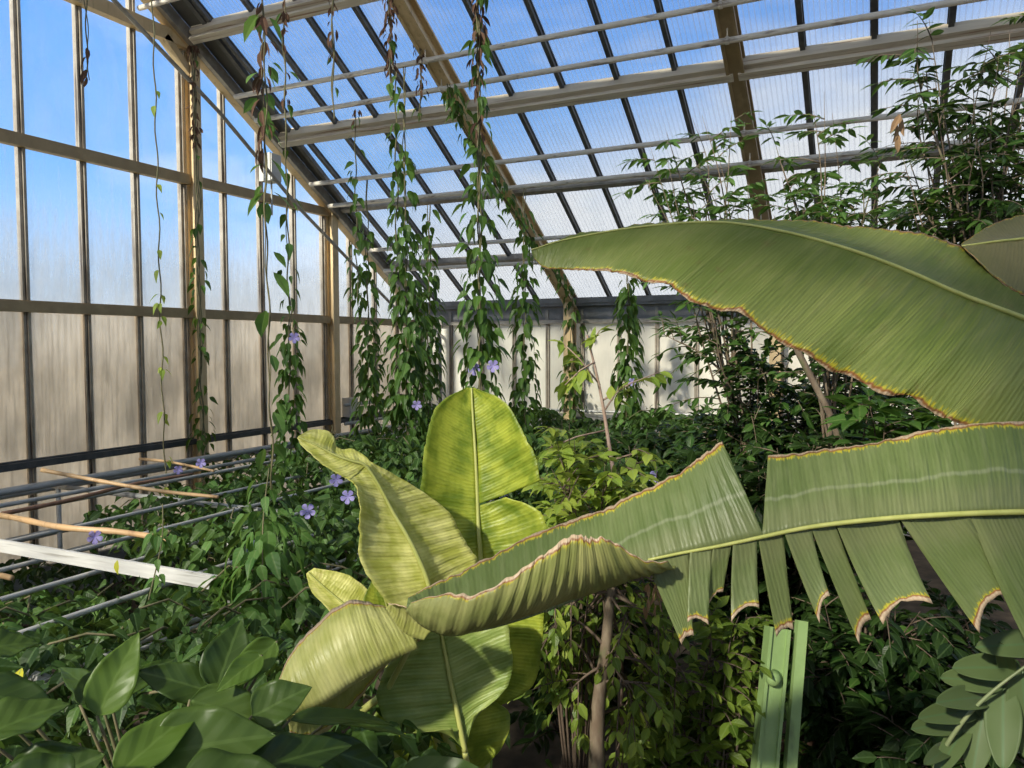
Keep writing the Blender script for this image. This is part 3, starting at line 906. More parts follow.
MB().tube(crom(np.array([px(1235, 524, 2.17), px(1270, 540, 2.2), (pb[0] - .06, pb[1], 2.35), (pb[0], pb[1], 2.0)]), 16), [.015 + .0018 * i for i in range(16)], 10).build('petiole', M['petiole'], bp2, True)

# small brownish leaf at the right edge
banana_leaf(bp2, M['bananaK'], [([(1150, 292, 2.74), (1110, 260, 2.75), (1060, 238, 2.75), (1010, 240, 2.76), (962, 246, 2.78)], [(1150, 287, 2.75), (1110, 205, 2.95), (1050, 210, 2.95), (1000, 221, 2.92), (961, 244, 2.8)], .06, 40),
                                ([(1150, 292, 2.74), (1110, 260, 2.75), (1060, 238, 2.75), (1010, 240, 2.76), (962, 246, 2.78)], [(1150, 297, 2.73), (1120, 330, 2.6), (1070, 310, 2.6), (1012, 290, 2.65), (964, 248, 2.75)], .06, 40)],
            [(1110, 260, 2.745), (1060, 238, 2.745), (1010, 240, 2.755), (962, 246, 2.775)], (.009, .003), 'brownish leaf at the edge')
MB().tube(crom(np.array([px(1150, 292, 2.74), px(1220, 345, 2.7), (pb[0], pb[1] + .05, 2.9), (pb[0], pb[1], 2.5)]), 12), [.01 + .002 * i for i in range(12)], 10).build('petiole', M['petiole'], bp2, True)

# --- the plant in the middle
pc = px(474, 800, 2.75)
bp1 = empty('banana_plant', (pc[0], pc[1], 0)); tag(bp1, 'young banana plant in the middle with an upright yellow-green leaf and drooping leaves', 'banana plant')
ztop = pc[2]
MB().tube(crom(np.array([(pc[0], pc[1], 0), (pc[0] + .01, pc[1], .5), (pc[0], pc[1], 1.0), (pc[0], pc[1], ztop - .05)]), 12), [.12 - .005 * i for i in range(12)], 16).build('pseudostem', M['pseudostem'], bp1, True)


def petiole(p0, p1, r0=.012, r1=.02):
    a = px(*p0); b_ = np.array([pc[0], pc[1], ztop - .1]); q = px(*p1)
    MB().tube(crom(np.array([a, (a + q) / 2 + (0, 0, .0), q, b_]), 14), [r0 + (r1 - r0) * i / 13 for i in range(14)], 10).build('petiole', M['petiole'], bp1, True)


# upright leaf
MC_ = [(484, 712, 2.86), (484, 660, 2.87), (482, 610, 2.88), (480.5, 555, 2.90), (478.6, 530, 2.91), (477.5, 497, 2.93), (475.7, 458, 2.94), (473, 417, 2.95), (471.5, 388, 2.96)]
LC_ = [(476, 712, 2.84), (440, 690, 2.82), (425, 640, 2.81), (418, 580, 2.82), (418, 540, 2.83), (420, 497, 2.84), (426, 440, 2.87), (438, 405, 2.9), (466, 387.5, 2.95)]
RC1 = [(488, 712, 2.86), (532, 686, 2.82), (542, 640, 2.81), (546, 590, 2.81), (551, 550, 2.82), (540, 512, 2.84), (506, 497, 2.89)]
MC1 = [(484, 712, 2.86), (484, 670, 2.87), (482, 630, 2.88), (481, 580, 2.89), (480, 550, 2.90), (479, 525, 2.91), (478, 506, 2.92)]
MC2 = [(478, 504, 2.92), (477, 480, 2.93), (475.7, 458, 2.94), (473, 417, 2.95), (471.5, 388, 2.96)]
RC2 = [(540, 481, 2.79), (536, 458, 2.80), (526, 438, 2.82), (506, 403, 2.88), (474, 387.5, 2.95)]
banana_leaf(bp1, M['bananaC'], [(MC_, LC_, -.08, 90), (MC1, RC1, .08, 60), (MC2, RC2, .08, 50)], [(x, y, d - .006) for x, y, d in MC_], (.012, .004), 'upright pale green leaf')
petiole((484, 712, 2.855), (485, 770, 2.80))

# long yellowing leaf with a folded tip, left
MD_ = [(430, 602, 2.62), (428, 582, 2.62), (417, 555, 2.62), (405, 532, 2.62), (393, 512, 2.62), (380, 487, 2.61), (366, 466, 2.60)]
LD_ = [(408, 628, 2.56), (385, 600, 2.54), (362, 565, 2.53), (359, 535, 2.53), (360, 510, 2.53), (356, 487, 2.54), (345, 477, 2.56)]
RD_ = [(452, 602, 2.70), (478, 566, 2.75), (468, 546, 2.76), (458, 528, 2.76), (446, 509, 2.75), (414, 486, 2.70), (372, 462, 2.62)]
MD2 = [(366, 466, 2.60), (352, 461, 2.59), (335, 455, 2.585), (318, 446, 2.58), (305, 440, 2.58), (298, 437, 2.58)]
LD2 = [(350, 480, 2.56), (338, 474, 2.55), (322, 464, 2.55), (310, 453, 2.555), (301, 445, 2.57), (297.5, 438, 2.58)]
RD2 = [(374, 464, 2.63), (356, 450, 2.65), (338, 448, 2.64), (332, 434, 2.64), (315, 429, 2.62), (299, 436, 2.585)]
banana_leaf(bp1, M['bananaD'], [(MD_, LD_, -.12, 70), (MD_, RD_, .10, 70), (MD2, LD2, -.12, 40), (MD2, RD2, .12, 40)],
            [(x, y, d - .004) for x, y, d in MD_ + MD2[1:]], (.009, .002), 'yellowing leaf with a folded tip')
petiole((430, 602, 2.63), (448, 735, 2.80))

# drooping folded leaf, lower left
ME_ = [(418, 648, 2.36), (390, 662, 2.33), (358, 682, 2.30), (325, 703, 2.28), (300, 713, 2.27), (282, 714, 2.27)]
UE_ = [(400, 612, 2.50), (374, 604, 2.47), (345, 602, 2.45), (312, 629, 2.42), (292, 652, 2.38), (277, 683, 2.33)]
KE_ = [(420, 640, 2.52), (395, 655, 2.52), (366, 690, 2.48), (338, 722, 2.45), (312, 738, 2.42), (290, 735, 2.38)]
banana_leaf(bp1, M['bananaE'], [(ME_, UE_, -.24, 70), (ME_, KE_, -.10, 50)], None, (.007, .002), 'drooping folded leaf with a wavy brown edge')
# curled brown scrap where it bends
banana_leaf(bp1, M['bananaE'], [([(424, 640, 2.34), (410, 636, 2.34), (397, 626, 2.33), (386, 608, 2.33)], [(440, 633, 2.28), (422, 618, 2.26), (402, 606, 2.27), (388, 604, 2.30)], .25, 30)], None, label='curled scrap with a brown end')
petiole((408, 652, 2.44), (366, 728, 2.70), .008, .018)

# broad lower leaf behind the torn one
MF_ = [(465, 752, 2.60), (458, 716, 2.61), (452, 689, 2.62), (446, 658, 2.63), (441, 632, 2.64), (436, 606, 2.65)]
LF_ = [(452, 728, 2.57), (402, 732, 2.54), (378, 706, 2.52), (384, 672, 2.53), (404, 648, 2.56), (428, 612, 2.62)]
RF_ = [(472, 716, 2.60), (500, 696, 2.62), (512, 672, 2.63), (510, 640, 2.64), (500, 612, 2.66), (448, 600, 2.66)]
banana_leaf(bp1, M['bananaF'], [(MF_, LF_, -.08, 60), (MF_, RF_, .08, 60)], [(x, y, d - .006) for x, y, d in MF_], (.010, .004), 'broad inner leaf facing the viewer')
petiole((465, 752, 2.595), (470, 785, 2.66), .01, .016)
# bright low leaf behind it
MH_ = [(456, 790, 2.78), (448, 752, 2.80), (440, 720, 2.82), (432, 688, 2.84)]
LH_ = [(436, 778, 2.76), (390, 757, 2.73), (372, 722, 2.76), (395, 690, 2.80)]
RH_ = [(470, 782, 2.78), (503, 745, 2.74), (508, 712, 2.78), (470, 690, 2.82)]
banana_leaf(bp1, M['bananaC'], [(MH_, LH_, -.06, 40), (MH_, RH_, .06, 40)], [(x, y, d - .005) for x, y, d in MH_], (.008, .003), 'low bright leaf')
petiole((456, 790, 2.775), (462, 800, 2.76), .009, .014)
MI_ = [(404, 660, 2.72), (394, 630, 2.72), (385, 600, 2.72), (378, 580, 2.73)]
banana_leaf(bp1, M['bananaC'], [(MI_, [(392, 660, 2.7), (368, 632, 2.69), (363, 604, 2.7), (372, 580, 2.73)], -.08, 30), (MI_, [(416, 655, 2.74), (420, 630, 2.76), (412, 600, 2.76), (386, 578, 2.74)], .08, 30)],
            [(x, y, d - .004) for x, y, d in MI_], (.006, .002), 'bright leaf tucked between the others')
petiole((404, 660, 2.72), (445, 760, 2.75), .006, .014)
MJ_ = [(372, 640, 2.95), (350, 610, 2.95), (325, 588, 2.96), (308, 572, 2.97)]
banana_leaf(bp1, M['bananaD'], [(MJ_, [(345, 640, 2.93), (330, 612, 2.93), (312, 592, 2.94), (306, 574, 2.97)], -.08, 30), (MJ_, [(385, 620, 2.96), (368, 590, 2.97), (345, 574, 2.97), (314, 568, 2.98)], .08, 30)],
            [(x, y, d - .004) for x, y, d in MJ_], (.006, .002), 'yellow-green leaf half hidden by the vine')
petiole((372, 640, 2.95), (440, 760, 2.85), .006, .014)


# ------------------------------------------------------------------ hanging vines
FWD = RM @ np.array([0, 0, -1.])


def hanging(label, x, Y, ytop, ybot, prof, leaf='vine', tpl='heart', size=.17, dry=(), flowers=(), stems=2, slack=.03, stemr=.006, X=None, group='vines hanging from the roof pipes', light=0.0, path=None):
    """prof: list of (picture y, leaves per metre, spread radius)"""
    P0, P1 = (px(*path[0]), px(*path[-1])) if path else (atY(x, ytop, Y), atY(x, ybot, Y))
    if not path:
        P1[0] = P0[0]; P1[1] = P0[1]
        if ytop < 0:
            P0[2] = zroof(Y) - .37; ytop = 345 - (P0[2] - EYE) * F / ((P0 - CAM) @ FWD)
    root = empty('hanging_vine', (P1[0], P1[1], P1[2])); tag(root, label, 'vine', group)
    L = np.linalg.norm(P1 - P0)
    line = crom(pxs(path), 60) if path else np.array([P0 + (P1 - P0) * k / 59 for k in range(60)])
    for s_ in range(stems):
        ph = rnd.random() * 9
        pts = []
        for k, p in enumerate(line):
            z = p[2]
            pts.append(p + np.array([mnoise.noise(Vector((z * 1.3, ph, 0))) * slack + .012 * math.cos(z * 9 + ph), mnoise.noise(Vector((z * 1.3, ph, 5))) * slack + .012 * math.sin(z * 9 + ph), 0]))
        MB().tube(pts, stemr * (1.4 if s_ == 0 else 1), 6).build('stem', M['vinestem'], root, True)
    ysr = np.array([r[0] for r in prof], float); dn = np.array([r[1] for r in prof], float); rd = np.array([r[2] for r in prof], float)
    py_of = lambda k: (path[0][1] + (path[-1][1] - path[0][1]) * k) if path else ytop + (ybot - ytop) * k
    pos = []; dr = []; nr = []; sz = []; pos2 = []; dr2 = []; nr2 = []; sz2 = []
    n = int(L * max(dn) * 1.0) + 1
    for i in range(n):
        k = rnd.random(); y = py_of(k)
        d = np.interp(y, ysr, dn, left=0, right=0); r = np.interp(y, ysr, rd)
        if rnd.random() * max(dn) >= d:
            continue
        f = k * 59; a_ = line[int(f)]; b2 = line[min(59, int(f) + 1)]; p = a_ + (b2 - a_) * (f - int(f))
        t = rnd.random() * 2 * PI
        o = np.array([math.cos(t), math.sin(t), 0])
        pos.append(p + o * r * (.25 + .75 * rnd.random() ** .7)); dr.append(o * rnd.uniform(.35, 1.35) + np.array([0, 0, -1]) + nrs.normal(size=3) * .18)
        nr.append(o * 1.0 + np.array([0, 0, .6]) + nrs.normal(size=3) * .3); sz.append(size * rnd.uniform(.65, 1.25))
    pos = np.array(pos).reshape(-1, 3); dr = np.array(dr).reshape(-1, 3); nr = np.array(nr).reshape(-1, 3); sz = np.array(sz)
    if len(pos):
        cut = nrs.rand(len(pos)) < light
        for sel, mt in ((~cut, leaf), (cut, 'vine_light')):
            if sel.any():
                g = MB(); leafset(g, pos[sel], dr[sel], nr[sel], sz[sel], tpl)
                g.build('foliage', M[mt], root)
    for (ya, yb_, nd, rr) in dry:
        for i in range(nd):
            y = rnd.uniform(ya, yb_); k = (y - py_of(0)) / (py_of(1) - py_of(0)); p = line[int(np.clip(k, 0, 1) * 59)]
            t = rnd.random() * 2 * PI; o = np.array([math.cos(t), math.sin(t), 0])
            pos2.append(p + o * rr * rnd.random()); dr2.append(o * .35 + np.array([0, 0, -1.]) + nrs.normal(size=3) * .25); nr2.append(o + nrs.normal(size=3) * .5); sz2.append(size * rnd.uniform(.5, .95))
    if pos2:
        g = MB(); leafset(g, pos2, dr2, nr2, sz2, 'lance', .6); o = g.build('dry_foliage', M['dry'], root); o['label'] = 'shrivelled brown leaves'
    for (fx, fy) in flowers:
        f_ = flower(root, atY(fx, fy, Y - .22), .11); f_['label'] = 'lilac flower'
    return root


hanging('tallest vine, left of the centre rafter, with a dry top and one lilac flower', 478, 7.12, -25, 440,
        [(-25, 10, .06), (60, 16, .08), (120, 28, .12), (180, 42, .17), (250, 60, .20), (290, 110, .19), (400, 130, .21), (440, 120, .2)], size=.17, dry=((-20, 70, 60, .07), (70, 140, 25, .08)), flowers=((474, 369), (493, 366)), stems=4, light=.12)
hanging('thick double vine hanging in the corner in front of the sloping rafter', 404, 8.44, 66, 480,
        [(66, 3, .06), (120, 10, .08), (185, 22, .12), (235, 50, .18), (270, 140, .24), (330, 170, .28), (420, 180, .30), (480, 170, .34)], size=.18, stems=3, light=.10, flowers=((417, 405),))
hanging('second strand of the corner vine, hanging just right of the thick one', 428, 9.2, 205, 470,
        [(205, 8, .08), (260, 40, .12), (310, 80, .16), (380, 90, .18), (470, 100, .2)], size=.18, stems=2)
hanging('slender vine left of the corner, beside the second tan post', 366, 10.02, 178, 470,
        [(178, 4, .06), (240, 16, .10), (280, 40, .13), (350, 75, .16), (430, 110, .24), (470, 130, .30)], size=.19, flowers=((372, 446), (367, 440)))
hanging('vine with a bare top and dense leafy foot before the second window bay', 283, 7.12, -25, 470,
        [(-25, 1, .05), (180, 2, .08), (240, 8, .10), (318, 18, .10), (330, 60, .13), (370, 95, .14), (420, 120, .17), (470, 150, .24)], size=.16, dry=((-20, 120, 16, .05),), flowers=((294, 338),), light=.15)
hanging('strand of large sparse pale leaves and dry curls hanging beside the high junction box', 262, 6.1, -25, 540,
        [(-25, 5, .10), (0, 8, .10), (110, 9, .10), (160, 3, .08), (330, 3, .1), (390, 3, .1), (430, 5, .1), (540, 10, .12)], leaf='vine_light', size=.26, dry=((0, 170, 26, .06),), stems=2, tpl='ovate')
hanging('vine hanging beside the centre rafter, left of the ivy covered post', 524, 10.48, 186, 462,
        [(186, 4, .06), (225, 20, .10), (270, 60, .15), (350, 85, .18), (420, 100, .22), (462, 110, .28)], size=.19)
hanging('dense vine column hanging right of the ivy covered post', 628, 12.05, 273, 455,
        [(273, 40, .12), (310, 90, .17), (400, 110, .22), (455, 130, .34)], size=.21, flowers=((632, 382),))
hanging('vine creeping down the underside of the centre rafter', 0, 0, 0, 0,
        [(84, 30, .10), (130, 20, .12), (180, 45, .16), (290, 30, .14)], size=.15, path=[(448, 84, 9.0), (470, 140, 9.6), (505, 200, 10.5), (540, 250, 11.6), (572, 300, 12.7)], group='', stems=2)
hanging('vine climbing the tan post under the centre rafter', 572, 13.15, 296, 440,
        [(296, 20, .12), (330, 30, .2), (385, 40, .22), (400, 80, .24), (440, 100, .3)], size=.19, group='', flowers=())
hanging('dead vine wound up the tall tan post, with a few green leaves low down', 192, 7.7, -20, 470,
        [(-20, 0, .05), (190, 1, .05), (225, 9, .07), (280, 12, .10), (390, 16, .10), (440, 40, .16), (470, 60, .25)], size=.15, dry=((-20, 140, 90, .05),), stems=4, slack=.06, group='')
hanging('thin pale string with small yellowing leaves in front of the first window bay', 152, 6.1, -25, 525,
        [(-25, 0, .02), (280, 3, .03), (330, 7, .04), (440, 10, .05), (525, 14, .08)], leaf='yellowish', size=.12, stems=1, slack=.01)
hanging('bare thread with two curled dead leaves at the upper left window', 85, 6.1, -10, 80, [(-10, 0, .02), (80, 0, .02)], size=.22, dry=((50, 80, 4, .05),), stems=2, slack=.03)
hanging('dried vine bunch hanging left of the centre rafter by the upper pipe', 390, 7.12, -15, 100, [(-15, 2, .02), (60, 2, .04), (100, 8, .05)], size=.15, dry=((-15, 68, 80, .07),), stems=3)
hanging('dried vine strands hung over the pipe below the centre rafter', 420, 8.44, 5, 120, [(5, 0, .02), (120, 3, .05)], size=.14, dry=((20, 95, 60, .07),), stems=2)
hanging('thin strand with shrivelled leaves and small green pairs, left of the tall vine', 396, 7.6, 70, 250, [(70, 4, .05), (130, 16, .08), (200, 22, .1), (250, 40, .12)], size=.15, stems=1)
hanging('thin strand with green leaves hanging in front of the sloping rafter', 355, 8.83, 110, 300, [(110, 6, .04), (170, 18, .08), (250, 30, .1), (300, 40, .12)], size=.16, dry=((100, 130, 6, .06),), stems=1)
hanging('thin dead strand left of the dried vine bunch near the top', 332, 7.12, -10, 120, [(-10, 0, .02), (120, 3, .05)], size=.14, dry=((-10, 70, 18, .06),), stems=2)


hanging('strand of large light green leaves rising from the rack in front of the lilac flowers', 0, 0, 0, 0,
        [(468, 16, .06), (500, 50, .12), (545, 90, .18), (600, 130, .26), (655, 140, .3)], leaf='vine_light', size=.16, path=[(268, 468, 5.0), (266, 510, 4.7), (262, 560, 4.4), (258, 610, 4.15), (250, 655, 3.9)], group='', stems=1, stemr=.003)
hanging('short strand of pale leaves drooping beside the end of the bamboo cane', 0, 0, 0, 0,
        [(505, 8, .06), (560, 18, .08), (610, 20, .10)], leaf='vine_light', size=.10, path=[(160, 505, 4.6), (158, 545, 4.3), (150, 600, 4.0)], group='', stems=1, stemr=.0025)


# ------------------------------------------------------------------ sprawling vines on the rack
def carpet(label, poly, n, base, size, mat, hgt=.25, light=.12, flowers=(), layers=.5, tpl='heart', stems=14):
    """leaves lying over the rack inside a floor polygon"""
    P = np.array(poly, float); lo = P.min(0); hi = P.max(0); ctr = P.mean(0)
    root = empty('sprawling_vine', (ctr[0], ctr[1], base)); tag(root, label, 'vine')

    def inside(x, y):
        r = False; j = len(P) - 1
        for i in range(len(P)):
            if (P[i, 1] > y) != (P[j, 1] > y) and x < (P[j, 0] - P[i, 0]) * (y - P[i, 1]) / (P[j, 1] - P[i, 1]) + P[i, 0]:
                r = not r
            j = i
        return r
    H = lambda x, y: base + hgt * (.45 + .8 * mnoise.noise(Vector((x * .9, y * .9, 1.7))) + .4 * mnoise.noise(Vector((x * 2.6, y * 2.6, 4))))
    sm = lambda a, b_, x: (lambda t: t * t * (3 - 2 * t))(min(1, max(0, (x - a) / (b_ - a))))
    H0 = H
    H = lambda x, y: H0(x, y) - .15 * sm(-4.3, -5.6, x) * sm(8.5, 6.0, y) - .12 * sm(2.3, 2.9, y) * sm(3.5, 3.3, y) * sm(-3.2, -3.6, x)
    pos = []
    while len(pos) < n:
        x = rnd.uniform(lo[0], hi[0]); y = rnd.uniform(lo[1], hi[1])
        if inside(x, y):
            z = H(x, y) - (abs(rnd.gauss(0, layers)) if rnd.random() < .45 else rnd.random() * .08)
            pos.append((x, y, max(z, .1)))
    pos = np.array(pos)
    a = nrs.rand(n) * 2 * PI
    dr = np.stack([np.cos(a), np.sin(a), -.2 - .9 * nrs.rand(n)], 1)
    nr = np.stack([np.zeros(n), np.zeros(n), np.ones(n)], 1) + nrs.normal(size=(n, 3)) * .5 + np.array([.1, -.25, 0])
    sz = size * nrs.uniform(.55, 1.25, n)
    cut = nrs.rand(n) < light
    for sel, mt in ((~cut, mat), (cut, 'vine_light')):
        g = MB(); leafset(g, pos[sel], dr[sel], nr[sel], sz[sel], tpl); g.build('foliage', M[mt], root)
    for i in range(stems):
        while True:
            x, y = rnd.uniform(lo[0], hi[0]), rnd.uniform(lo[1], hi[1])
            if inside(x, y):
                break
        t = rnd.random() * 2 * PI; pts = []
        for k in range(8):
            pts.append((x, y, H(x, y) - .05 + .06 * math.sin(k * 1.7)))
            t += rnd.uniform(-.5, .5); x += .16 * math.cos(t); y += .16 * math.sin(t)
        MB().tube(pts, .006, 6).build('stem', M['vinestem'], root, True)
    for fx, fy, dz in flowers:
        p = atZ(fx, fy, base + dz); flower(root, p, .09)
    return root


RZ0 = EYE - 1.45
carpet('mound of vine with lilac flowers at the foot of the hanging columns', [(-7.0, 8.0), (-6.2, 12.4), (-2.0, 12.6), (-1.2, 9.6), (-2.2, 6.2), (-3.6, 5.2), (-4.6, 6.2)], 7500, RZ0 + .05, .165, 'carpet', .42, .10,
       ((308, 511, .3), (336, 480, .35), (397, 496, .35), (452, 500, .35), (560, 560, .3), (562, 487, .4), (655, 477, .4), (348, 497, .3)))
carpet('vine sprawling over the middle of the rack around the white board', [(-6.6, 4.6), (-6.9, 8.0), (-4.6, 6.4), (-3.2, 5.4), (-2.2, 6.2), (-1.4, 4.4), (-2.2, 2.6), (-3.6, 2.9), (-4.2, 3.4), (-5.2, 4.2)], 3600, RZ0 + .02, .15, 'carpet', .22, .16,
       ((95, 537, .05), (253, 547, .12), (201, 463, .2)))
VFRONT = carpet('vine tangle in front of the white board, nearest the camera', [(-5.6, 1.6), (-5.9, 3.0), (-4.4, 3.1), (-3.3, 2.85), (-2.0, 2.5), (-1.2, 2.2), (-1.2, 1.3), (-2.5, 1.0)], 3600, RZ0 + .04, .125, 'carpet', .2, .12, (), .35)
carpet('vine growing in the gap between rack and end wall', [(-7.9, 6.0), (-8.3, 11.5), (-7.0, 12.0), (-6.7, 7.0)], 700, RZ0 - .1, .16, 'carpet', .2, .1, ((178, 470, .15),))
carpet('low dark growth under the rack by the end wall', [(-8.4, 1.5), (-8.4, 11), (-4.6, 11), (-4.4, 1.5)], 3500, EYE - 2.5, .17, 'shrub_dark', .5, .05, (), .4)


g = MB(); leafset(g, [px(22, 668, 2.7), px(470 / 4, 560, 3.2)], [(.3, -.5, -.5), (.2, -.3, -1)], [(0, -.6, .8), (0, -1, .3)], [.10, .06], 'ovate')
o = g.build('yellow_leaf', M['yellow_leaf'], VFRONT); o['label'] = 'bright yellow leaf'


# ------------------------------------------------------------------ shrubs and trees
def branchy(name, label, cat, base, tips, leaf, size, tpl='ovate', bark='twig', r0=.02, twigs=7, tw=(.25, .45), pairs=5, start=.35, droop=.35, group=None, sag=.12, light=None, spread=1.0, wob=.12, fork=0.0, trunk=None):
    """stems from base to each tip with leafy twigs along the outer part"""
    root = empty(name, (base[0], base[1], base[2])); tag(root, label, cat, group)
    st = MB(); pos = []; dr = []; nr = []; sz = []
    base = np.asarray(base, float)
    if fork:
        fk = base + (np.mean(tips, axis=0) - base) * np.array([.8, .8, fork])
        c = crom(np.array([base, base + (fk - base) * .5 + nrs.normal(size=3) * .06, fk]), 14)
        st.tube(c, [r0 * 2.2 * (1 - .4 * i / 13) for i in range(14)], 8)
        trunk = c[6:]
    base0 = base
    for tp in tips:
        base = base0 if trunk is None else np.asarray(trunk[rnd.randrange(len(trunk))], float)
        tp = np.asarray(tp, float); L = np.linalg.norm(tp - base)
        m1 = base + (tp - base) * .4 + nrs.normal(size=3) * wob * L * .5 + np.array([0, 0, sag * L]); m2 = base + (tp - base) * .75 + nrs.normal(size=3) * wob * L * .4 + np.array([0, 0, sag * L * .7])
        c = crom(np.array([base, m1, m2, tp]), 22)
        st.tube(c, [r0 * (1 - .85 * i / 21) for i in range(22)], 6)
        for k in range(twigs):
            f = start + (1 - start) * (k + rnd.random()) / twigs
            i = min(20, int(f * 21)); p = c[i]; t = unit(c[i + 1] - c[i])
            d = unit(unit(np.cross(t, rvec(1)[0])) * spread + t * .7 + np.array([0, 0, -droop * .3]))
            ln = rnd.uniform(*tw) * (1.1 - .4 * f)
            tips_ = []
            for j in range(6):
                s = j / 5
                tips_.append(p + d * ln * s + np.array([0, 0, -droop * ln * s * s * .6]))
            st.tube(tips_, [.005, .0045, .004, .0035, .003, .002], 4)
            for j in range(pairs):
                s = (j + .6) / pairs
                q = p + d * ln * s + np.array([0, 0, -droop * ln * s * s * .6])
                side = unit(np.cross(d, (0, 0, 1)))
                for sg in (-1, 1):
                    if rnd.random() < .12:
                        continue
                    pos.append(q); dr.append(side * sg * .8 + d * .65 + np.array([0, 0, -droop]) + nrs.normal(size=3) * .22)
                    nr.append(np.array([0, 0, 1.]) + nrs.normal(size=3) * .35); sz.append(size * rnd.uniform(.65, 1.2))
            pos.append(p + d * ln + np.array([0, 0, -droop * ln * .6])); dr.append(d + np.array([0, 0, -droop])); nr.append(np.array([0, 0, 1.]) + nrs.normal(size=3) * .3); sz.append(size)
    st.build('branches', M[bark], root, True)
    pos = np.array(pos); dr = np.array(dr); nr = np.array(nr); sz = np.array(sz)
    if light:
        cut = nrs.rand(len(pos)) < light[1]
    else:
        cut = np.zeros(len(pos), bool)
    for sel, mt in ((~cut, leaf), (cut, light[0] if light else leaf)):
        if sel.any():
            g = MB(); leafset(g, pos[sel], dr[sel], nr[sel], sz[sel], tpl); g.build('foliage', M[mt], root)
    return root


def tipsin(boxes, dmin, dmax):
    out = []
    for (x0, y0, x1, y1, n) in boxes:
        for i in range(n):
            out.append(px(rnd.uniform(x0, x1), rnd.uniform(y0, y1), rnd.uniform(dmin, dmax)))
    return out


def ground(x, y, d):
    p = px(x, y, d); return np.array([p[0], p[1], 0.0])


# tall climbers in front of the roof, upper right
b0 = px(705, 330, 6.4)
branchy('climbing_shrub', 'leafy climber rising in front of the roof between the second and third rafter', 'shrub', ground(772, 330, 6.4),
        tipsin([(640, 120, 670, 200, 4), (660, 85, 700, 180, 4), (690, 110, 740, 200, 5), (640, 180, 760, 230, 6), (640, 305, 720, 335, 1)], 6.0, 6.9), 'shrub', .125, 'lance', r0=.011, twigs=6, start=.15, tw=(.25, .5), pairs=6, light=('vine_light', .35), wob=.05, sag=.05, droop=.5, fork=.74, bark='bark')
branchy('climbing_shrub', 'leafy climber in front of the roof just right of the third rafter', 'shrub', ground(830, 330, 5.8),
        tipsin([(790, 85, 840, 130, 3), (770, 140, 900, 225, 17), (760, 190, 860, 235, 4)], 5.4, 6.3), 'shrub', .12, 'lance', r0=.011, twigs=7, start=.15, tw=(.25, .5), pairs=6, light=('vine_light', .35), wob=.05, sag=.05, droop=.5, fork=.74, bark='bark')
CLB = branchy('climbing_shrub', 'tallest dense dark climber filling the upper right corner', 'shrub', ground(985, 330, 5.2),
        tipsin([(900, 10, 960, 80, 4), (920, 60, 1040, 130, 15), (880, 130, 1060, 235, 24), (990, 0, 1060, 60, 6)], 4.7, 5.8), 'shrub_dark', .115, 'lance', r0=.012, twigs=8, start=.15, tw=(.25, .5), pairs=6, light=('shrub', .6), wob=.05, sag=.05, droop=.5, fork=.74, bark='bark')

g = MB(); c_ = px(901, 122, 5.0)
leafset(g, c_ + nrs.normal(size=(5, 3)) * (.02, .02, .05), nrs.normal(size=(5, 3)) * .2 + (0, 0, -1), nrs.normal(size=(5, 3)), [.13] * 5, 'lance', .6); o = g.build('dry_foliage', M['dry_tan'], CLB); o['label'] = 'hanging brown dead leaf'

# thickets in the middle distance, right of the hanging vines
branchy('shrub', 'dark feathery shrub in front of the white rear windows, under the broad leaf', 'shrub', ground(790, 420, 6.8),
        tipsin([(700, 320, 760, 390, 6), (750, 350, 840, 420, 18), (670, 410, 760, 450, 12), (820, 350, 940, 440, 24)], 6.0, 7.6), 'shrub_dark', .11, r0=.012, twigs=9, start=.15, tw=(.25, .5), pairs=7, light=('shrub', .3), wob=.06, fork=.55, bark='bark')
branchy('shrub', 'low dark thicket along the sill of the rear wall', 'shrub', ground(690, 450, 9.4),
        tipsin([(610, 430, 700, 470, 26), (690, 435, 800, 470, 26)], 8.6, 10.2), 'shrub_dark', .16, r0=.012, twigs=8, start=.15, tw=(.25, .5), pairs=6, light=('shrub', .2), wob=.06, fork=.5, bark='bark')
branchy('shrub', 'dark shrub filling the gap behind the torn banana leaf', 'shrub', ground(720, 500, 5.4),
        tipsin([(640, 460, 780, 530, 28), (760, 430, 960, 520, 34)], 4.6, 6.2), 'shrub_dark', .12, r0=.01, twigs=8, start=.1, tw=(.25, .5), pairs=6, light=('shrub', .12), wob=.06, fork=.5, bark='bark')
branchy('shrub', 'bright leaved shoot peeping out under the edge of the broad leaf', 'shrub', px(850, 520, 4.6) * (1, 1, 0),
        tipsin([(850, 395, 950, 425, 6)], 4.3, 4.7), 'shrub', .16, r0=.012, twigs=4, start=.8, tw=(.15, .3), pairs=3, wob=.04)
o = MB().tube(crom(pxs([(778, 300, 5.2), (795, 345, 5.2), (815, 385, 5.2), (830, 415, 5.2), (842, 450, 5.25)]), 16), [.022] * 16, 8)
pt = px(842, 450, 5.25); o.tube([pt, (pt[0] + .15, pt[1] + .05, 0)], [.022, .03], 8)
tag(o.build('bare_branch', M['bark'], None, True, origin=(pt[0] + .15, pt[1] + .05, 0)), 'bare grey-green branch slanting up under the broad banana leaf', 'branch')

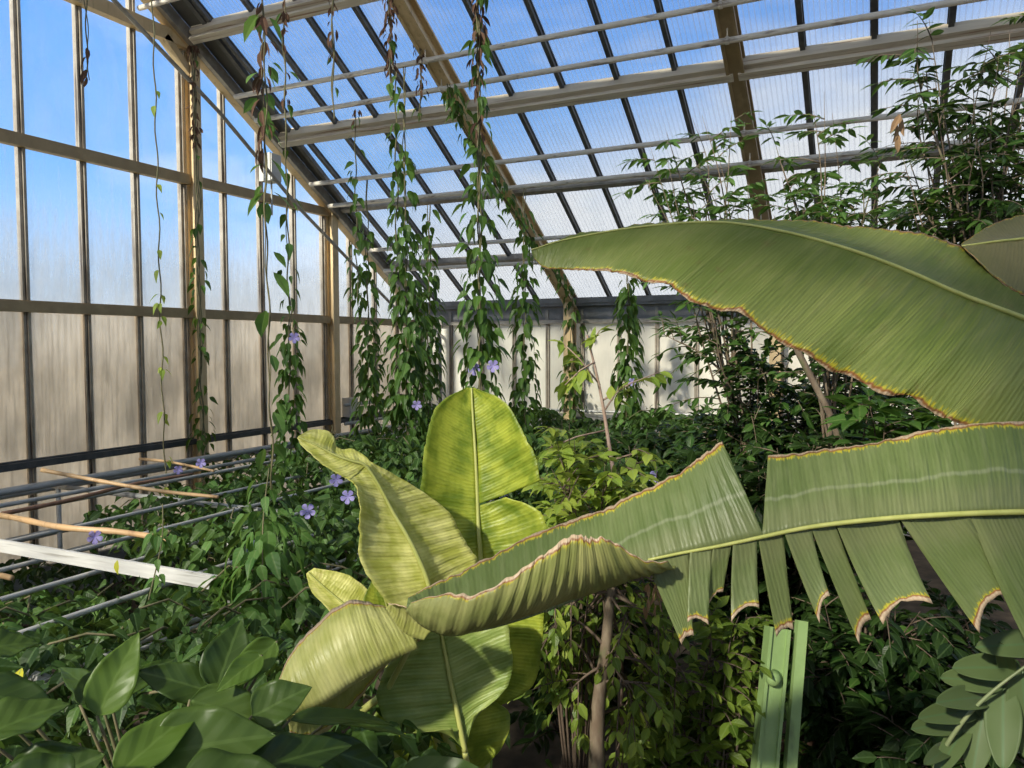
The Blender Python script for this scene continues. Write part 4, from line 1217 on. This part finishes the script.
# sapling with pinkish stem and yellow-green shrub
sp = [(620, 560, 4.9), (617, 500, 4.9), (610, 450, 4.95), (600, 390, 5.0), (587, 335, 5.0)]
sg = ground(622, 600, 4.9)
tr = empty('sapling', tuple(sg)); tag(tr, 'thin sapling with a bare pinkish stem in front of the tan rear post', 'sapling')
MB().tube(np.vstack([[sg], crom(pxs(sp), 20)]), [.022] + [.02 - .0007 * i for i in range(20)], 8).build('stem', M['pinkstem'], tr, True)
q = MB(); pos = []; dr = []; nr = []; sz = []
for a_, b_ in (((603, 400, 5), (660, 372, 5.0)), ((600, 385, 5), (560, 340, 5.0)), ((607, 430, 5), (545, 450, 4.9)), ((590, 350, 5), (600, 330, 5)), ((605, 410, 4.95), (625, 385, 4.9)), ((612, 460, 4.95), (650, 455, 4.9)), ((595, 362, 5), (565, 385, 4.95))):
    A, B_ = px(*a_), px(*b_); q.tube([A, (A + B_) / 2 + (0, 0, .02), B_], [.007, .005, .003], 5)
    for k in range(9):
        p = A + (B_ - A) * (.35 + .65 * k / 8); pos.append(p); dr.append(unit(B_ - A) * .6 + nrs.normal(size=3) * .6 + (0, 0, -.4)); nr.append((0, 0, 1) + nrs.normal(size=3) * .4); sz.append(.11 * rnd.uniform(.7, 1.3))
q.build('branches', M['pinkstem'], tr, True)
g = MB(); leafset(g, pos, dr, nr, sz, 'ovate'); g.build('foliage', M['yellowish'], tr)
branchy('shrub', 'sunlit yellow-green bush between the upright banana leaf and the sapling', 'shrub', ground(578, 560, 4.4),
        tipsin([(540, 420, 590, 460, 7), (545, 450, 640, 510, 10), (595, 420, 640, 470, 5)], 3.8, 4.5), 'yellowish', .092, r0=.008, twigs=5, start=.62, tw=(.15, .3), pairs=4, wob=.05)

# small tree with a grey trunk, bottom centre
tb = [(596, 800, 3.9), (597, 730, 3.9), (600, 690, 3.92), (606, 645, 3.95), (610, 600, 4.0), (613, 570, 4.03)]
tg = np.array([px(*tb[0])[0], px(*tb[0])[1], 0])
ft = branchy('small_tree', 'small tree with a smooth grey trunk and pointed yellow-green leaves below the torn banana leaf', 'tree', px(606, 650, 3.95),
             tipsin([(520, 600, 585, 650, 5), (620, 585, 690, 640, 7), (510, 650, 575, 720, 5), (635, 650, 700, 720, 5), (625, 715, 690, 775, 6)], 3.8, 4.6), 'ficus', .078, r0=.010, twigs=6, start=.35, tw=(.18, .36), pairs=4, light=('yellowish', .3), wob=.08, droop=.5, trunk=crom(pxs([(598, 715, 3.9), (602, 670, 3.93), (606, 640, 3.95), (610, 600, 4.0), (612, 575, 4.02)]), 12))
ft.location = tuple(tg)
for ch in ft.children:
    ch.location = Vector(px(606, 650, 3.95)) - Vector(tg)
MB().tube(np.vstack([[tg], crom(pxs(tb), 20)]), [.05] + [.042 - .0012 * i for i in range(20)], 10).build('trunk', M['bark'], ft, True)
g = MB(); c_ = px(655, 592, 3.75)
leafset(g, c_ + nrs.normal(size=(16, 3)) * (.03, .03, .06), nrs.normal(size=(16, 3)) * .3 + (0, 0, -1), nrs.normal(size=(16, 3)), [.07] * 16, 'lance', .5); o = g.build('dry_foliage', M['dry_tan'], ft); o['label'] = 'tan dead leaves'
branchy('shrub', 'pale green bush with long pointed leaves left of the green post', 'shrub', ground(700, 800, 3.7),
        tipsin([(640, 690, 710, 765, 9), (680, 640, 740, 720, 10), (690, 600, 750, 650, 8)], 4.0, 4.5), 'ficus', .095, r0=.009, twigs=7, start=.1, fork=.5, tw=(.18, .34), pairs=4, light=('ficus', .35), wob=.07, droop=.5)
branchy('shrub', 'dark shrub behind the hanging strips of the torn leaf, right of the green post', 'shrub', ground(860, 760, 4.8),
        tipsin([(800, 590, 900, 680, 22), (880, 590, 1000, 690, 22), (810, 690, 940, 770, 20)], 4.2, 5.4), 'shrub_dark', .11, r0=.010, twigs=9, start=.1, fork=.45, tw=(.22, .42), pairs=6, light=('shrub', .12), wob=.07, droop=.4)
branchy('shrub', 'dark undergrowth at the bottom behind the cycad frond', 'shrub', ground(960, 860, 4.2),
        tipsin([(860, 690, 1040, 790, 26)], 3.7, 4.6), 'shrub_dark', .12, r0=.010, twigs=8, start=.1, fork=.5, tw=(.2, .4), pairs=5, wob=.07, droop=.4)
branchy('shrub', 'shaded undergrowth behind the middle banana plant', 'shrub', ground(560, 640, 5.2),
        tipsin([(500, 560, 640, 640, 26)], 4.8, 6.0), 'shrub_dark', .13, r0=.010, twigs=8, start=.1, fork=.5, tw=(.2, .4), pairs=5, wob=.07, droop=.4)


# ------------------------------------------------------------------ single big leaves
def big_leaf(mb, base, tip, width, face, sag=.08, prof='broad', curl=.18, wave=.02, nu=18, nv=6, seed=0):
    base = np.asarray(base, float); tip = np.asarray(tip, float)
    d = tip - base; L = np.linalg.norm(d); d /= L
    sd = unit(np.cross(d, face)); nn = np.cross(sd, d)
    V = []; UV = []
    for i in range(nu + 1):
        u = i / nu
        if prof == 'broad':
            w = width * .46 * (math.sin(PI * min(1, u ** .66)) ** .85) * (1 - .2 * u)
        else:
            w = width / 2 * math.sin(PI * min(1, u ** .85 * .97 + .03)) ** .55
        if i == nu:
            w = 0
        c = base + d * L * u + nn * sag * L * 4 * u * (1 - u) - np.array([0, 0, sag * L * u * u])
        for j in range(-nv, nv + 1):
            v = j / nv
            h = curl * w * (v * v - .3) + wave * math.sin(u * 13 + seed + (2 if v > 0 else 0)) * v * v * w * 6 - .04 * w * (1 - abs(v)) * 3
            V.append(c + sd * w * v + nn * h); UV.append((u, .5 + .5 * v * w / max(width, 1e-6) * 1.6))
    fc = []
    k = 2 * nv + 1
    for i in range(nu):
        for j in range(2 * nv):
            a = i * k + j; fc.append((a, a + 1, a + k + 1, a + k))
    mb.add(V, fc, UV)


# broad leaved shrub, bottom left
bl = np.array([px(140, 860, 1.75)[0], px(140, 860, 1.75)[1], 0])
bs = empty('broad_leaved_shrub', tuple(bl)); tag(bs, 'broad leaved shrub with large shaded green leaves in the bottom left corner', 'shrub')
crown = px(150, 830, 1.75)
MB().tube(crom(np.array([bl, bl + (0.02, .02, .6), crown]), 12), [.03] * 12, 8).build('stem', M['vinestem'], bs, True)
upv = np.array([0, -.45, 1.0])
BL = [((97, 716, 1.62), (139, 628, 1.72), .112, .95), ((216, 690, 1.72), (241, 616, 1.85), .125, .85), ((277, 641, 1.80), (219, 690, 1.70), .085, .8), ((262, 655, 1.74), (216, 690, 1.66), .07, .7),
      ((80, 705, 1.68), (98, 665, 1.78), .06, .9), ((-30, 650, 1.55), (38, 640, 1.65), .10, .4), ((110, 700, 1.72), (175, 655, 1.9), .07, .5),
      ((-25, 690, 1.5), (62, 712, 1.55), .11, .5), ((10, 800, 1.42), (105, 750, 1.5), .17, .55), ((-20, 735, 1.4), (70, 700, 1.52), .12, .45),
      ((116, 775, 1.45), (204, 700, 1.62), .11, .6), ((150, 755, 1.52), (276, 730, 1.60), .18, .5), ((190, 700, 1.66), (284, 726, 1.7), .12, .6),
      ((240, 775, 1.55), (352, 740, 1.70), .13, .5), ((170, 800, 1.42), (300, 780, 1.48), .2, .5), ((252, 716, 1.66), (312, 684, 1.72), .12, .75), ((206, 690, 1.74), (135, 668, 1.7), .10, .7),
      ((60, 810, 1.3), (-30, 780, 1.3), .2, .4), ((290, 720, 1.75), (395, 720, 1.95), .06, .4), ((310, 745, 1.8), (390, 768, 1.9), .10, .5), ((330, 720, 1.9), (412, 735, 2.0), .05, .3), ((100, 700, 1.75), (60, 664, 1.85), .07, .8)]
for i, (a, t, w, cf) in enumerate(BL):
    A, T = px(*a), px(*t)
    fc_ = unit(CAM - A) * cf + np.array([0, 0, 1.0]) * (1 - cf) + nrs.normal(size=3) * .12
    g = MB(); big_leaf(g, A, T, w, fc_, sag=.05, seed=i * 1.7)
    lf = g.build('leaf', M['broad_young_lit' if i in (0, 2, 3, 6, 10) else 'broad'], bs, True)
    md = lf.modifiers.new('thickness', 'SOLIDIFY'); md.thickness = .0015; md.offset = 0
    q = MB().tube(crom(np.array([crown, (crown + A) / 2 + (0, 0, -.03), A]), 8), [.006, .0055, .005, .0045, .004, .004, .0035, .003], 6)
    q.build('petiole', M['vinestem'], lf, True)
gl = np.array([px(470, 830, 2.0)[0], px(470, 830, 2.0)[1], 0])
b2 = empty('broad_leaved_shrub', tuple(gl)); tag(b2, 'single dark leaf tip of a low plant at the bottom edge below the middle banana', 'shrub')
MB().tube([gl, px(470, 800, 2.0)], .012, 8).build('stem', M['vinestem'], b2, True)
g = MB(); big_leaf(g, px(390, 795, 2.0), px(525, 790, 2.0), .2, np.array([0, -.8, .9]), sag=.09); lf = g.build('leaf', M['broad'], b2, True)

# cycad frond, bottom right
cg = np.array([px(920, 900, 2.7)[0], px(920, 900, 2.7)[1], 0])
cy = empty('cycad', tuple(cg)); tag(cy, 'cycad frond with paired oval grey-green leaflets in the bottom right corner', 'cycad')
fr = [(1090, 622, 2.31), (1023, 668, 2.33), (985, 698, 2.36), (958, 728, 2.40), (935, 768, 2.47), (915, 830, 2.6)]
MB().tube(np.vstack([crom(pxs(fr), 24), [cg]]), [.003 + .00025 * i for i in range(24)] + [.012], 8).build('rachis', M['rachis'], cy, True)
CL = [((1060, 643), (975, 645), .085), ((1020, 668), (952, 666), .085), ((1003, 683), (940, 676), .08), ((990, 697), (936, 700), .078), ((978, 710), (918, 716), .075), ((967, 722), (911, 727), .075), ((955, 745), (924, 762), .05),
      ((969, 720), (935, 775), .065), ((985, 702), (972, 775), .09), ((1003, 684), (1003, 768), .10), ((1022, 670), (1030, 760), .10), ((1045, 655), (1065, 745), .10), ((1010, 676), (1000, 640), .05), ((1040, 656), (1005, 632), .075)]
for i, (a, t, w) in enumerate(CL):
    A, T = px(a[0], a[1], 2.38 + .002 * (1023 - a[0])), px(t[0], t[1], 2.30 + .06 * (i % 3))
    g = MB(); big_leaf(g, A, T, w, unit(CAM - A) + np.array([0, 0, .25]) * (i < 7), sag=.03, prof='oval', curl=.12, wave=.006, seed=i)
    lf = g.build('leaflet', M['cycad'], cy, True); md = lf.modifiers.new('thickness', 'SOLIDIFY'); md.thickness = .0015; md.offset = 0


# ------------------------------------------------------------------ light
SUN = (-.222, -.828, .515)
S = np.array(SUN); S /= np.linalg.norm(S)
ld = bpy.data.lights.new('sun', 'SUN'); ld.energy = 9.5; ld.angle = math.radians(2.5); ld.color = (1.0, .90, .72)
lo = bpy.data.objects.new('sun', ld); link(lo)
lo.rotation_euler = Vector(S).to_track_quat('Z', 'Y').to_euler()
lo.location = (-20, -30, 30)

W = bpy.data.worlds.new('sky'); SC.world = W; W.use_nodes = True
nt = W.node_tree; nt.nodes.clear()
N = nt.nodes.new
tc = N('ShaderNodeTexCoord'); sep = N('ShaderNodeSeparateXYZ'); nt.links.new(tc.outputs['Generated'], sep.inputs[0])
rp = N('ShaderNodeValToRGB'); nt.links.new(sep.outputs[2], rp.inputs[0])
el = rp.color_ramp.elements
stops = [(0, (.88, .90, .93)), (.06, (.62, .79, .98)), (.20, (.25, .54, 1.0)), (.42, (.11, .37, .95)), (.62, (.32, .35, .38)), (1, (.30, .31, .32))]
while len(el) < len(stops):
    el.new(.5)
for e_, (p_, c_) in zip(el, stops):
    e_.position = p_; e_.color = c_ + (1,)
dt = N('ShaderNodeVectorMath'); dt.operation = 'DOT_PRODUCT'; nt.links.new(tc.outputs['Generated'], dt.inputs[0]); dt.inputs[1].default_value = (.35, .78, -1.8)
mr = N('ShaderNodeMapRange'); mr.interpolation_type = 'SMOOTHSTEP'; nt.links.new(dt.outputs['Value'], mr.inputs[0]); mr.inputs[1].default_value = .02; mr.inputs[2].default_value = .36
ns = N('ShaderNodeTexNoise'); mp = N('ShaderNodeMapping'); mp.inputs[3].default_value = (2, 2, 6); nt.links.new(tc.outputs['Generated'], mp.inputs[0]); nt.links.new(mp.outputs[0], ns.inputs[0]); ns.inputs['Scale'].default_value = 2.2; ns.inputs['Detail'].default_value = 6
mc = N('ShaderNodeMapRange'); nt.links.new(ns.outputs[0], mc.inputs[0]); mc.inputs[1].default_value = .52; mc.inputs[2].default_value = .75; mc.inputs[4].default_value = .45
ad = N('ShaderNodeMath'); ad.operation = 'ADD'; ad.use_clamp = True; nt.links.new(mr.outputs[0], ad.inputs[0]); nt.links.new(mc.outputs[0], ad.inputs[1])
mx = N('ShaderNodeMix'); mx.data_type = 'RGBA'; nt.links.new(ad.outputs[0], mx.inputs[0]); nt.links.new(rp.outputs[0], mx.inputs[6]); mx.inputs[7].default_value = (1.0, .98, .95, 1)
bg = N('ShaderNodeBackground'); nt.links.new(mx.outputs[2], bg.inputs[0]); bg.inputs[1].default_value = 1.12
ow = N('ShaderNodeOutputWorld'); nt.links.new(bg.outputs[0], ow.inputs[0])

SC.view_settings.view_transform = 'Standard'; SC.view_settings.look = 'None'
SC.view_settings.gamma = 1.0; SC.view_settings.use_curve_mapping = False; SC.view_settings.exposure = 0.1
SC.cycles.use_denoising = True
SC.cycles.max_bounces = 8; SC.cycles.transparent_max_bounces = 24; SC.cycles.diffuse_bounces = 3; SC.cycles.transmission_bounces = 4
SC.cycles.sample_clamp_indirect = 6.0
